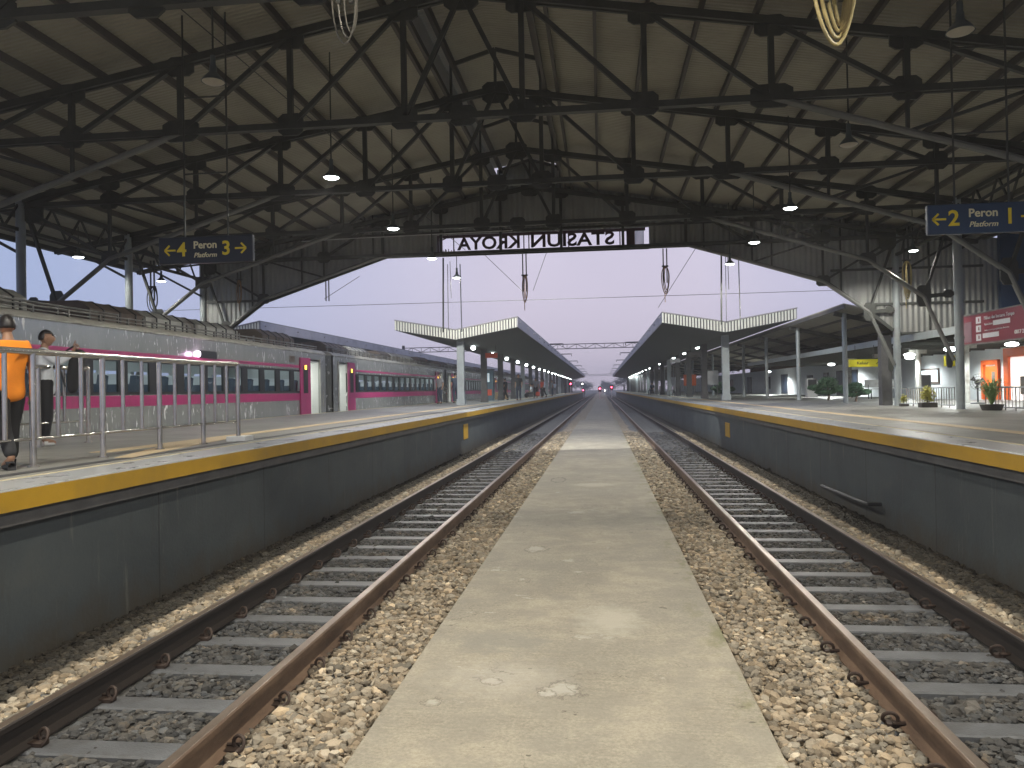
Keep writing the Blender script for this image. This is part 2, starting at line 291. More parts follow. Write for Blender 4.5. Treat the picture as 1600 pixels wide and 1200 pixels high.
X['clothR'] = M('red_cloth', (.55, .09, .05), .8, 0, .15, 6)
X['shoeW'] = M('white_shoe', (.70, .70, .68), .5, 0, .05, 6)
X['seat'] = M('train_seat', (.045, .07, .11), .7, 0, .2, 5)
X['seatw'] = M('seat_cover_white', (.62, .64, .66), .7, 0, .05, 5)
X['interior'] = M('train_interior', (.50, .52, .52), .6, 0, .05, 2)
X['lampshade'] = M('lamp_shade', (.10, .12, .12), .45, .3, .1, 5)
X['lampoff'] = M('lamp_lens_off', (.45, .42, .34), .4, 0, .08, 10)
X['lampon'] = emit('lamp_lens_lit', (.95, 1, 1), 14)
X['bulb'] = emit('bulb_lit', (.90, 1, .98), 25)
X['tube'] = emit('tube_lit', (.95, 1, .98), 6)
X['redlamp'] = emit('signal_red', (1, .06, .12), 22)
X['whitelamp'] = emit('signal_white', (1, .95, .9), 20)
X['trainlight'] = emit('train_marker_light', (1, .85, 1), 12)
X['amber'] = emit('door_lamp', (1, .55, .08), 3)
X['interiorlight'] = emit('train_ceiling_tube', (1, 1, .90), 22)
X['saloonlight'] = emit('train_saloon_tube', (.9, 1, 1), 4.5)
X['screen'] = emit('screen_pale', (.75, .85, .9), .3)
X['litroom'] = emit('lit_room', (1, .9, .85), 1.0)

# ------------------------------------------------------------------ mesh helpers
class MB:
    def __init__(s): s.v = []; s.f = []
    def add(s, vs, fs):
        n = len(s.v); s.v += [tuple(p) for p in vs]; s.f += [tuple(i+n for i in q) for q in fs]; return s
    def box(s, x0, x1, y0, y1, z0, z1):
        return s.add([(x0,y0,z0),(x1,y0,z0),(x1,y1,z0),(x0,y1,z0),(x0,y0,z1),(x1,y0,z1),(x1,y1,z1),(x0,y1,z1)],
                     [(0,3,2,1),(4,5,6,7),(0,1,5,4),(1,2,6,5),(2,3,7,6),(3,0,4,7)])
    def cb(s, c, d): return s.box(c[0]-d[0]/2, c[0]+d[0]/2, c[1]-d[1]/2, c[1]+d[1]/2, c[2]-d[2]/2, c[2]+d[2]/2)
    def bar(s, p, q, w, h=None, up=(0, 0, 1)):
        h = h or w; p = Vector(p); q = Vector(q); d = (q-p).normalized(); u = Vector(up)
        if abs(d.dot(u)) > .98: u = Vector((0, 1, 0))
        a = d.cross(u).normalized()*w/2; b = a.cross(d).normalized()*h/2
        return s.add([p-a-b, p+a-b, p+a+b, p-a+b, q-a-b, q+a-b, q+a+b, q-a+b], [(0,1,2,3),(4,7,6,5),(0,4,5,1),(1,5,6,2),(2,6,7,3),(3,7,4,0)])
    def tube(s, pts, r, n=8, caps=True):
        pts = [Vector(p) for p in pts]; rs = r if isinstance(r, (list, tuple)) else [r]*len(pts)
        rings = []; prev = None
        for i, p in enumerate(pts):
            d = (pts[min(i+1, len(pts)-1)]-pts[max(i-1, 0)]).normalized()
            if prev is None: a = d.orthogonal().normalized()
            else: a = (prev-d*prev.dot(d)).normalized()
            prev = a; b = d.cross(a)
            rings.append([p+(a*math.cos(2*PI*k/n)+b*math.sin(2*PI*k/n))*rs[i] for k in range(n)])
        vs = [v for r_ in rings for v in r_]; fs = []
        for i in range(len(pts)-1):
            for k in range(n): fs.append((i*n+k, i*n+(k+1)%n, (i+1)*n+(k+1)%n, (i+1)*n+k))
        if caps: fs.append(tuple(range(n))[::-1]); fs.append(tuple((len(pts)-1)*n+k for k in range(n)))
        return s.add(vs, fs)
    def lathe(s, prof, c=(0, 0, 0), n=16):
        vs = []; fs = []
        for r, z in prof:
            for k in range(n): vs.append((c[0]+r*math.cos(2*PI*k/n), c[1]+r*math.sin(2*PI*k/n), c[2]+z))
        for i in range(len(prof)-1):
            for k in range(n): fs.append((i*n+k, i*n+(k+1)%n, (i+1)*n+(k+1)%n, (i+1)*n+k))
        return s.add(vs, fs)
    def prism(s, poly, a0, a1, axis='Y'):   # poly in the plane across axis
        def P(u, w, a): return (u, a, w) if axis == 'Y' else ((a, u, w) if axis == 'X' else (u, w, a))
        n = len(poly); vs = [P(u, w, a0) for u, w in poly]+[P(u, w, a1) for u, w in poly]
        fs = [tuple(range(n)), tuple(range(2*n-1, n-1, -1))]+[(i, i+n, (i+1)%n+n, (i+1)%n) for i in range(n)]
        return s.add(vs, fs)
    def sphere(s, c, r, n=10, m=7, sq=(1, 1, 1)):
        prof = [(math.sin(PI*i/m)*r, -math.cos(PI*i/m)*r) for i in range(m+1)]
        t = MB().lathe(prof, (0, 0, 0), n); return s.add([(c[0]+x*sq[0], c[1]+y*sq[1], c[2]+z*sq[2]) for x, y, z in t.v], t.f)
    def mesh(s, name, m, smooth=False):
        me = bpy.data.meshes.new(name); me.from_pydata(s.v, [], s.f); me.validate()
        bm = bmesh.new(); bm.from_mesh(me); bmesh.ops.recalc_face_normals(bm, faces=bm.faces)
        bm.to_mesh(me); bm.free()
        me.materials.append(m)
        if smooth:
            me.polygons.foreach_set('use_smooth', [True]*len(me.polygons))
            try: me.set_sharp_from_angle(angle=math.radians(40))
            except Exception: pass
        return me
    def build(s, name, m, parent=None, smooth=False, label=None):
        o = bpy.data.objects.new(name, s.mesh(name, m, smooth)); COL.objects.link(o)
        if parent is not None: o.parent = parent
        if label: o['label'] = label
        return o
def tag(o, label, cat, group=None):
    o['label'] = label; o['category'] = cat
    if group: o['group'] = group
    return o
def empty(name, loc, label, cat, group=None, rz=0):
    o = bpy.data.objects.new(name, None); COL.objects.link(o); o.location = loc; o.rotation_euler = (0, 0, rz); o.empty_display_size = .1
    return tag(o, label, cat, group)
def struct(o, kind='structure'): o['kind'] = kind; return o
def copytree(o, parent=None):
    c = o.copy(); COL.objects.link(c)
    if parent is not None: c.parent = parent
    for ch in list(o.children): copytree(ch, c)
    return c
def textmesh(s, size, bold=0.0, shear=0.0, ext=.004):
    cu = bpy.data.curves.new('txt', 'FONT'); cu.body = s; cu.size = size; cu.offset = bold; cu.shear = shear; cu.extrude = ext; cu.resolution_u = 3
    cu.align_x = 'CENTER'; cu.align_y = 'CENTER'
    o = bpy.data.objects.new('txt', cu); COL.objects.link(o); bpy.context.view_layer.update()
    me = bpy.data.meshes.new_from_object(o.evaluated_get(bpy.context.evaluated_depsgraph_get())); bpy.data.objects.remove(o); return me
def text(s, size, name, m, parent, mat, bold=0, shear=0, ext=.004, w=None):
    me = textmesh(s, size, bold, shear, ext)
    if w:
        xs = [v.co.x for v in me.vertices]; k = w/(max(xs)-min(xs)); me.transform(Matrix.Diagonal((k, 1, 1, 1)))
    me.transform(mat); me.materials.clear(); me.materials.append(m)
    o = bpy.data.objects.new(name, me); COL.objects.link(o); o.parent = parent; return o

# ================================================================== SETTING
YE = 205.0     # far end of the platforms
g = struct(MB().add([(-900, -60, -.5), (900, -60, -.5), (900, 1800, -.5), (-900, 1800, -.5)], [(0, 1, 2, 3)]).build('ground', X['ground']))
LE, RE = -4.25, 3.75      # platform edges
# ballast bed (profile across, repeated along)
prof = [(-4.4, -.10), (-4.0, -.05), (-3.65, -.02), (-3.2, -.02), (-2.1, -.045), (-1.75, .0), (-1.25, .01), (.82, .01), (1.2, .0), (1.7, -.045), (2.8, -.02), (3.2, -.02), (3.6, -.05), (3.9, -.10)]
b = MB(); ys = [-6+i*.5 for i in range(150)]+[70+i*10 for i in range(100)]
vs = []; fs = []
for y in ys:
    for x, z in prof: vs.append((x, y, z+(random.uniform(-.012, .012))))
n = len(prof)
for i in range(len(ys)-1):
    for k in range(n-1): fs.append((i*n+k, i*n+k+1, (i+1)*n+k+1, (i+1)*n+k))
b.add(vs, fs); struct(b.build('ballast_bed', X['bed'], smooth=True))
# concrete path slabs down the middle, one structure
b = MB(); y = -6.0
b.box(-1.30, .87, y, 46, -.05, .08)
b.box(-1.02, .74, 46.004, 62, -.05, .078); b.box(-.95, .66, 62.004, 150, -.05, .074)
p_ = struct(b.build('concrete_path', X['path']))
bv = p_.modifiers.new('b', 'BEVEL'); bv.width = .012; bv.segments = 2
# platforms: paved top, set-back wall, coping with pale edge and yellow face
def platform(side, x_edge, x_far, y0, y1):
    s = 1 if side == 'right' else -1
    def q(x): return sorted(x)
    a, c = q((x_edge+s*.6, x_far)); struct(MB().box(a, c, y0, y1, 1.0, 1.27).build('platform', X['paving']))
    a, c = q((x_edge+s*.15, x_far-s*.1)); struct(MB().box(a, c, y0, y1-.3, -.2, .985).build('platform_wall', X['wall']))
    a, c = q((x_edge, x_edge+s*.597)); w = struct(MB().box(a, c, y0, y1, 1.105, 1.268).build('platform_edge', X['edge'])); bb = w.modifiers.new('b', 'BEVEL'); bb.width = .012; bb.segments = 2
    a, c = q((x_edge-s*.004, x_edge-s*.001)); struct(MB().box(a, c, y0, y1, 1.108, 1.255).build('yellow_edge_stripe', X['yellow']))
    a, c = q((x_edge+s*.06, x_edge+s*.59)); struct(MB().box(a, c, y0, y1, .99, 1.1).build('platform_ledge', X['soffit']))
    a, c = q((x_edge+s*.52, x_edge+s*.565)); struct(MB().box(a, c, y0, y1, 1.266, 1.272).build('cream_edge_line', X['cream']))
platform('left', LE, -9.45, -8, YE); platform('right', RE, 17.0, -8, YE)
struct(MB().box(-6.06, -5.78, 8.5, YE, 1.262, 1.276).build('tactile_line', X['tactile']))
b = MB(); b.prism([(-5.2, 7.7), (-5.0, 7.7), (-5.78, 12.2), (-6.06, 10.6)], 1.262, 1.2765, 'Z'); struct(b.build('tactile_line', X['tactile']))
struct(MB().box(5.15, 5.4, -8, YE, 1.262, 1.276).build('tactile_line', X['tactile']))
struct(MB().box(-9.44, -9.34, -8, YE, 1.262, 1.275).build('cream_edge_line', X['cream']))
struct(MB().box(-5.12, -4.98, -8, 36, 1.262, 1.274).build('drain_strip', X['darkgrey']))
# platforms beyond the train
struct(MB().box(-21, -17.2, 20, YE, -.3, 1.27).build('platform', X['paving']))

# ================================================================== BALLAST STONES (stuff)
def stones():
    t = (1+5**.5)/2
    ico = np.array([(-1,t,0),(1,t,0),(-1,-t,0),(1,-t,0),(0,-1,t),(0,1,t),(0,-1,-t),(0,1,-t),(t,0,-1),(t,0,1),(-t,0,-1),(-t,0,1)], float); ico /= np.linalg.norm(ico[0])
    F = np.array([(0,11,5),(0,5,1),(0,1,7),(0,7,10),(0,10,11),(1,5,9),(5,11,4),(11,10,2),(10,7,6),(7,1,8),(3,9,4),(3,4,2),(3,2,6),(3,6,8),(3,8,9),(4,9,5),(2,4,11),(6,2,10),(8,6,7),(9,8,1)])
    zones = [(-4.38, -3.28, .0), (-3.12, -2.17, -.03), (-2.03, -1.31, .03), (.88, 1.62, .03), (1.77, 2.72, -.03), (2.88, 3.88, .0)]
    P = []; R_ = []
    for (y0, y1, dens, sz) in ((2.4, 7, 1400, .0235), (7, 11.5, 1050, .0255), (11.5, 19, 560, .031), (19, 34, 240, .04)):
        for x0, x1, zo in zones:
            n = int(dens*(x1-x0)*(y1-y0)); x = rng.uniform(x0, x1, n); y = rng.uniform(y0, y1, n)
            z = np.interp(x, [p[0] for p in prof], [p[1] for p in prof])+rng.uniform(-.004, .026, n)+(zo if abs(zo) == .03 and zo > 0 else 0)*rng.uniform(0, 1, n)
            if -3.2 < x0 < -2.2 or 1.7 < x0 < 2.8:
                ph = (y-.34) % .6; keep = (np.abs(ph-.3) < .19) | (rng.uniform(0, 1, n) < .03)
                x, y, z = x[keep], y[keep], z[keep]; n = len(x); z -= .004
            P.append(np.stack([x, y, z], 1)); R_.append(sz*rng.lognormal(0, .28, n))
    P = np.concatenate(P); r = np.concatenate(R_); n = len(P)
    sc = np.stack([rng.uniform(.8, 1.35, n), rng.uniform(.75, 1.2, n), rng.uniform(.5, .85, n)], 1)*r[:, None]
    V = ico[None]*(1+rng.uniform(-.28, .22, (n, 12, 1)))*sc[:, None, :]
    a = rng.uniform(0, 2*PI, n); ti = rng.uniform(-.5, .5, n)
    y2 = V[:, :, 1]*np.cos(ti)[:, None]-V[:, :, 2]*np.sin(ti)[:, None]; z2 = V[:, :, 1]*np.sin(ti)[:, None]+V[:, :, 2]*np.cos(ti)[:, None]
    x3 = V[:, :, 0]*np.cos(a)[:, None]-y2*np.sin(a)[:, None]; y3 = V[:, :, 0]*np.sin(a)[:, None]+y2*np.cos(a)[:, None]
    V = np.stack([x3, y3, z2], 2)+P[:, None, :]
    FF = (F[None]+(np.arange(n)*12)[:, None, None]).reshape(-1)
    me = bpy.data.meshes.new('ballast_stones'); me.vertices.add(n*12); me.vertices.foreach_set('co', V.reshape(-1).astype(np.float32))
    me.loops.add(len(FF)); me.loops.foreach_set('vertex_index', FF.astype(np.int32))
    nf = len(FF)//3; me.polygons.add(nf); me.polygons.foreach_set('loop_start', np.arange(0, nf*3, 3, dtype=np.int32)); me.polygons.foreach_set('loop_total', np.full(nf, 3, np.int32))
    me.polygons.foreach_set('use_smooth', np.zeros(nf, bool)); me.update(calc_edges=True)
    at = me.attributes.new('tint', 'FLOAT_COLOR', 'POINT'); t0 = rng.lognormal(0, .32, n)*.74; w = rng.uniform(-.07, .07, n)
    col = np.stack([t0*(1+w), t0, t0*(1-w*1.3), np.ones(n)], 1); col = np.repeat(col, 12, 0); at.data.foreach_set('color', col.reshape(-1).astype(np.float32))
    me.materials.append(X['stone']); o = bpy.data.objects.new('ballast_stones', me); COL.objects.link(o); o['kind'] = 'stuff'
    o['label'] = 'tan and sooty crushed stone ballast beside and between the rails'
stones()

# ================================================================== TRACKS
def track(xc, label):
    root = empty('railway_track', (xc, 0, 0), label, 'railway track')
    rp = [(-.065, .0), (.065, .0), (.065, .012), (.012, .028), (.010, .125), (.036, .14), (.036, .168), (.026, .18), (-.026, .18), (-.036, .168), (-.036, .14), (-.010, .125), (-.012, .028), (-.065, .012)]
    for sx in (-1, 1):
        MB().prism([(u+sx*.5695, w) for u, w in rp], -8, 420).build('rail', X['rail'], root)
    sl = MB(); hw = .095
    sl.prism([(-hw-.02, -.2), (hw+.02, -.2), (hw, -.008), (hw-.015, 0), (-hw+.015, 0), (-hw, -.008)], -1.0, 1.0, 'X')
    sme = sl.mesh('sleeper', X['sleeper'])
    cl = MB()   # spring clip curl
    pts = []
    for i in range(13):
        a = math.radians(-60+25*i); pts.append((.055+math.cos(a)*.036, -.015+.05*i/12+math.sin(a)*.012, .048+math.sin(a)*.036))
    cl.tube(pts, .0105, 7); cl.box(-.015, .075, -.03, .03, 0, .022); cl.tube([(-.02, .03, .03), (.05, .035, .03)], .010, 6)
    cme = cl.mesh('clip', X['clip'], True)
    n0 = 0
    for i in range(100):
        y = .94+i*.6
        o = bpy.data.objects.new('sleeper', sme); COL.objects.link(o); o.parent = root; o.location = (0, y, 0)
        if y < 22:
            for sx in (-1, 1):
                for d in (-1, 1):
                    c = bpy.data.objects.new('clip', cme); COL.objects.link(c); c.parent = o
                    c.location = (sx*.5695+d*.052, 0, 0); c.rotation_euler = (0, 0, 0 if d > 0 else PI)
    far = MB()
    for i in range(100, 330): far.prism([(0.94+i*.6-hw, -.2), (0.94+i*.6+hw, -.2), (0.94+i*.6+hw, 0), (0.94+i*.6-hw, 0)], -1, 1, 'X')
    f = far.build('sleeper', X['sleeper'], root); f['kind'] = 'stuff'
    return root
track(-2.65, 'rusty rails and grey concrete sleepers running beside the left platform wall')
track(2.25, 'rusty rails and grey concrete sleepers running beside the right platform wall')
# yellow markers on the walls
tag(MB().box(-4.4, -4.385, 24.2, 25.0, .38, .86).build('wall_marker', X['yellow']), 'small upright yellow board on the left platform wall', 'wall marker')
tag(MB().box(3.885, 3.9, 24.2, 25.0, .36, .80).build('wall_marker', X['yellow']), 'small upright yellow board on the right platform wall', 'wall marker')
t_ = MB().tube([(3.9, 11.4, .22), (3.72, 11.4, .22), (3.70, 11.5, .22), (3.70, 13.6, .20)], .03, 8)
tag(t_.build('drain_pipe', X['darkgrey'], smooth=True), 'dark low pipe running along the foot of the right platform wall', 'pipe')

# ================================================================== TRAIN SHED
XC = -2.1; XL, XR = -13.0, 8.75
def zr(x): return 8.5-.17*abs(x-XC)
shed = empty('train_shed', (XC, 8, 0), 'big open steel-trussed train shed roof on round columns over the tracks', 'station hall')
def sp(b, name, m, smooth=False, par=None):     # shed part (world coordinates kept)
    o = b.build(name, m, None, smooth); o.parent = par or shed
    o.location = (-XC, -8, 0) if par is None else (0, 0, 0)
    return o
Y0, Y1 = -7.0, 24.3
for s in (-1, 1):
    xi = XC+s*1.05; xo = XC+s*13.3
    sp(MB().prism([(xi, zr(xi)), (xo, zr(xo)), (xo, zr(xo)+.03), (xi, zr(xi)+.03)], Y0, Y1), 'roof_sheet', X['rooftin'])
    b = MB(); b.prism([(XC, 9.22), (XC+s*1.5, 8.98), (XC+s*1.5, 9.01), (XC, 9.25)], Y0, Y1); sp(b, 'ridge_monitor_roof', X['rooftin'])
    b = MB().box(min(xi, xi+s*.03), max(xi, xi+s*.03), Y0, Y1, zr(xi)+.032, 8.75); sp(b, 'ridge_monitor_side', X['gabletin'])
    sp(MB().box(min(xo, xo+s*.15), max(xo, xo+s*.15), Y0, Y1, zr(xo)-.12, zr(xo)+.05), 'gutter', X['truss'])
offs = [1.05, 1.3]+[2.1+.82*i for i in range(14)]
for s in (-1, 1):
    for d in offs:
        x = XC+s*d; z = zr(x)
        sp(MB().box(x-.03, x+.03, Y0, Y1-.05, z-.14, z-.01), 'purlin', X['purlin'])
for s in (-1, 1):
    sp(MB().box(XC+s*.9-.04, XC+s*.9+.04, Y0, Y1-.05, 8.78, 8.94), 'purlin', X['purlin'])
def chordz(d):   # haunch chord polygon, offset from the centre
    pts = [(0, 6.29), (4.75, 6.29), (8.75, 5.02), (10.05, 4.06), (10.72, 2.47)]
    for (a, za), (b_, zb) in zip(pts, pts[1:]):
        if d <= b_: return za+(zb-za)*(d-a)/(b_-a)
    return pts[-1][1]
def truss(y):
    m = MB(); T = lambda s, d, z: (XC+s*d, y, z)
    top = lambda d: 8.5-.17*d-.24
    w = .10
    hms = []
    for s in (-1, 1):
        for dy in (-.055, .055):
            P = lambda d, z: (XC+s*d, y+dy, z)
            m.bar(P(.0, top(0)), P(13.1, top(13.1)), .05, .12)
            m.bar(P(4.75, 6.29), P(10.75, 6.29), .05, .10)
        hm = MB()
        for (a, za), (b_, zb) in zip([(4.75, 6.29), (8.75, 5.02), (10.05, 4.06)], [(8.75, 5.02), (10.05, 4.06), (10.72, 2.47)]):
            hm.tube([T(s, a, za), T(s, b_, zb)], .055, 8)
        hms.append(hm)
        nodes = [.95, 2.85, 4.75, 6.7, 8.75, 10.75]
        for i, d in enumerate(nodes[:-1]):
            m.bar(T(s, d, top(d)), T(s, d, 6.29), .085, .08)
        for a, c in zip(nodes, nodes[1:]):
            if y < 23 or a > 4: m.bar(T(s, a, top(a)), T(s, c, 6.29), .075, .07)
        if y < 23: m.bar(T(s, 0, top(0)), T(s, .95, 6.29), .08, .07)
        m.bar(T(s, 8.75, 6.29), T(s, 8.75, 5.02), .06, .06); m.bar(T(s, 6.7, 6.29), T(s, 6.7, chordz(6.7)), .05, .05)
        m.bar(T(s, 6.7, chordz(6.7)), T(s, 8.75, 6.29), .05, .05); m.bar(T(s, 8.75, 5.02), T(s, 10.75, 6.2), .07, .06)
        m.bar(T(s, 10.05, 4.06), T(s, 10.75, 6.1), .07, .06); m.bar(T(s, 10.05, 4.06), T(s, 10.75, 4.12), .05, .10)
        # eave strut beyond the column
        m.bar(T(s, 10.9, 5.2), T(s, 12.6, top(12.6)), .06, .06); m.bar(T(s, 10.75, 6.25), T(s, 13.1, top(13.1)+.04), .05, .05)
        # monitor posts
        m.bar(T(s, .95, top(.95)), T(s, .95, 8.9), .05, .05); m.bar(T(s, .95, 8.85), T(s, 0, 9.12), .05, .08)
    m.bar((XC-4.75, y, 6.29), (XC+4.75, y, 6.29), .12, .10)
    m.bar((XC, y, top(0)), (XC, y, 9.1), .06, .06)
    t = sp(m, 'truss', X['truss']); [h_.build('haunch_brace', X['brace'], t, True) for h_ in hms]
    def plate(s, d, z, r, sx=1.0, sz=.8):
        c = .62; gp = MB(); q = [(-r*sx, -r*sz*c), (-r*sx*c, -r*sz), (r*sx*c, -r*sz), (r*sx, -r*sz*c), (r*sx, r*sz*c), (r*sx*c, r*sz), (-r*sx*c, r*sz), (-r*sx, r*sz*c)]
        gp.prism([(XC+s*d+u, z+v) for u, v in q], y-.018, y+.018); gp.build('gusset_plate', X['truss'], t)
    for s in (-1, 1):
        for d in (.95, 2.85, 4.75, 6.7, 8.75): plate(s, d, top(d)-.06, .20, 1.2, .8); y > 23 and d < 5 or plate(s, d, 6.29+.03, .21, 1.0 if d != 4.75 else 1.5, .85)
        plate(s, 8.75, 5.04, .20); plate(s, 10.05, 4.08, .22, .75, 1.2); plate(s, 10.62, 2.52, .14, .5, 1.6); plate(s, 10.6, 6.2, .3, .8, 1.0); plate(s, 10.62, 4.12, .1, 1, 1)
    plate(1, 0, top(0)-.05, .28); y > 23 or plate(1, 0, 6.3, .2)
    return t
for y in (4, 8, 12, 16, 20, 23.86): truss(y)
# columns
for s, x in ((-1, XL), (1, XR)):
    for y in (0, 4, 8, 12, 16, 20, 24):
        b = MB().tube([(x, y-.02, 1.27 if s > 0 else 0), (x, y-.02, zr(x)-.2)], .1, 20); pass
        b.tube([(x, y-.02, 3.0), (x, y-.02, 3.05)], .118, 20)
        sp(b, 'column', X['column'], True)
    b = MB()       # lengthwise eave girder with lattice
    xx = x; b.bar((xx, Y0, 6.45), (xx, Y1-.1, 6.45), .06, .09); b.bar((xx, Y0, 5.75), (xx, Y1-.1, 5.75), .06, .08)
    yy = Y0+.5
    while yy < Y1-1: b.bar((xx, yy, 5.75), (xx, yy+.5, 6.45), .04, .04); b.bar((xx, yy+.5, 6.45), (xx, yy+1.0, 5.75), .04, .04); yy += 1.0
    sp(b, 'eave_girder', X['truss'])
# gable wall: sheet cut to the haunch and with the sign slot
b = MB(); yg = 24.02; th = .03; sx0, sx1, sz0, sz1 = -5.12, 1.55, 6.34, 6.90
def quad(xa, xb, za, zb, za2, zb2): b.prism([(xa, za), (xb, zb), (xb, zb2), (xa, za2)], yg, yg+th)
L = [(XL-.02, 3.75), (-12.19, 4.0), (-10.9, 4.93), (-6.75, 6.27), (sx0, 6.27)]
for (xa, za), (xb, zb) in zip(L, L[1:]): quad(xa, xb, za, zb, zr(xa)-.01, zr(xb)-.01)
Rr = [(sx1, 6.27), (2.75, 6.27), (6.72, 5.05), (8.0, 4.06), (8.66, 3.5)]
for (xa, za), (xb, zb) in zip(Rr, Rr[1:]): quad(xa, xb, za, zb, zr(xa)-.01, zr(xb)-.01)
quad(sx0, XC-1.05, sz1, sz1, zr(sx0)-.01, zr(XC-1.05)-.01); quad(XC+1.05, sx1, sz1, sz1, zr(XC+1.05)-.01, zr(sx1)-.01)
quad(XC-1.05, XC, sz1, sz1, 8.9, 9.19); quad(XC, XC+1.05, sz1, sz1, 9.19, 8.9)
quad(8.66, 11.75, 3.45, 3.45, zr(8.66)-.01, zr(11.75)-.01)
sp(b, 'gable_wall', X['gabletin'])
b = MB()
for (xa, za), (xb, zb) in list(zip(L, L[1:]))+list(zip(Rr, Rr[1:])): b.bar((xa, yg-.05, za), (xb, yg-.05, zb), .07, .09)
for z in (4.3, 5.35): b.bar((6.9 if z > 5 else 8.0, yg-.04, z), (11.2, yg-.04, z), .05, .07)
for z in (5.0,): b.bar((-13, yg-.04, z), (-10.8, yg-.04, z), .05, .07)
b.bar((-12.9, yg-.04, 6.6), (8.6, yg-.04, 6.95), .0501, .07) if False else None
b.bar((-9.0, yg-.04, 6.97), (6.5, yg-.04, 6.97), .05, .07); b.bar((sx0, yg-.05, 6.27), (sx1, yg-.05, 6.27), .07, .12)
for x in (-7.2, -9.6, -11.3, 3.2, 5.2, 7.2, 9.7, 10.6): b.bar((x, yg-.03, max(chordz(abs(x-XC)), 3.5) if x < 8.8 else 3.5), (x, yg-.03, zr(x)), .04, .05)
b.box(8.76, 11.3, yg-.08, yg+.05, 3.39, 3.45)
sp(b, 'gable_framing', X['truss'])

tag(MB().box(11.5, 17, 23.6, 23.75, 3.75, 6.75).build('blue_board', X['navy']), 'dark blue board above the awning at the right edge', 'board')
tag(MB().prism([(11.4, 6.25), (19, 5.2), (19, 5.3), (11.4, 6.35)], -6, 24).build('side_roof', X['rooftin']), 'lower side roof beyond the right eave of the shed', 'roof')
# ================================================================== STATION NAME SIGN (seen from behind)
sg = empty('station_name_sign', (-1.85, 24.25, 6.27), 'open-letter station name sign seen from behind in the gable slot', 'station sign')
rot180 = Matrix.Rotation(PI/2, 4, 'X')
def signmat(x, z): return Matrix.Translation((x, 0, z)) @ Matrix.Rotation(PI, 4, 'Z') @ Matrix.Rotation(PI/2, 4, 'X')
text('STASIUN', .56, 'lettering', X['letters'], sg, signmat(1.02, .36), .014, 0, .02, 2.62)
text('KROYA', .56, 'lettering', X['letters'], sg, signmat(-1.62, .36), .014, 0, .02, 2.02)
b = MB(); b.box(-3.3, 3.3, -.05, .05, .04, .14); b.box(-3.3, 3.3, -.05, .05, .58, .66); b.box(-3.34, -3.24, -.05, .05, .04, .66); b.box(2.72, 2.98, -.05, .05, .04, .66); 
for x in (-.52, -.36, .9, 2.5, -2.78): b.box(x, x+.035, -.04, -.02, .1, .6)
b.build('frame', X['letters'], sg)
b = MB()
for i in range(8): b.prism([(2.99+i*.035, .14), (3.012+i*.035, .14), (3.012+i*.035, .58), (2.99+i*.035, .58)], .02, .04)
b.build('end_panel', X['blue'], sg)
b = MB()   # small spiky remnants at the end of the board
for i, x in enumerate((-3.1, -3.0, -2.93, -2.86, -2.75, -3.05)): b.bar((x, 0, .13), (x+random.uniform(-.02, .02), 0, .19+.02*(i % 3)), .025, .02)
b.build('small_marks', X['letters'], sg)
b = MB(); b.tube([(-3.5, 0, .47), (-3.35, 0, .55), (-3.2, 0, .50), (-3.02, 0, .58)], .02, 6); b.tube([(-3.5, 0, .38), (-3.35, 0, .46), (-3.25, 0, .44)], .02, 6); b.build('emblem', X['letters'], sg)

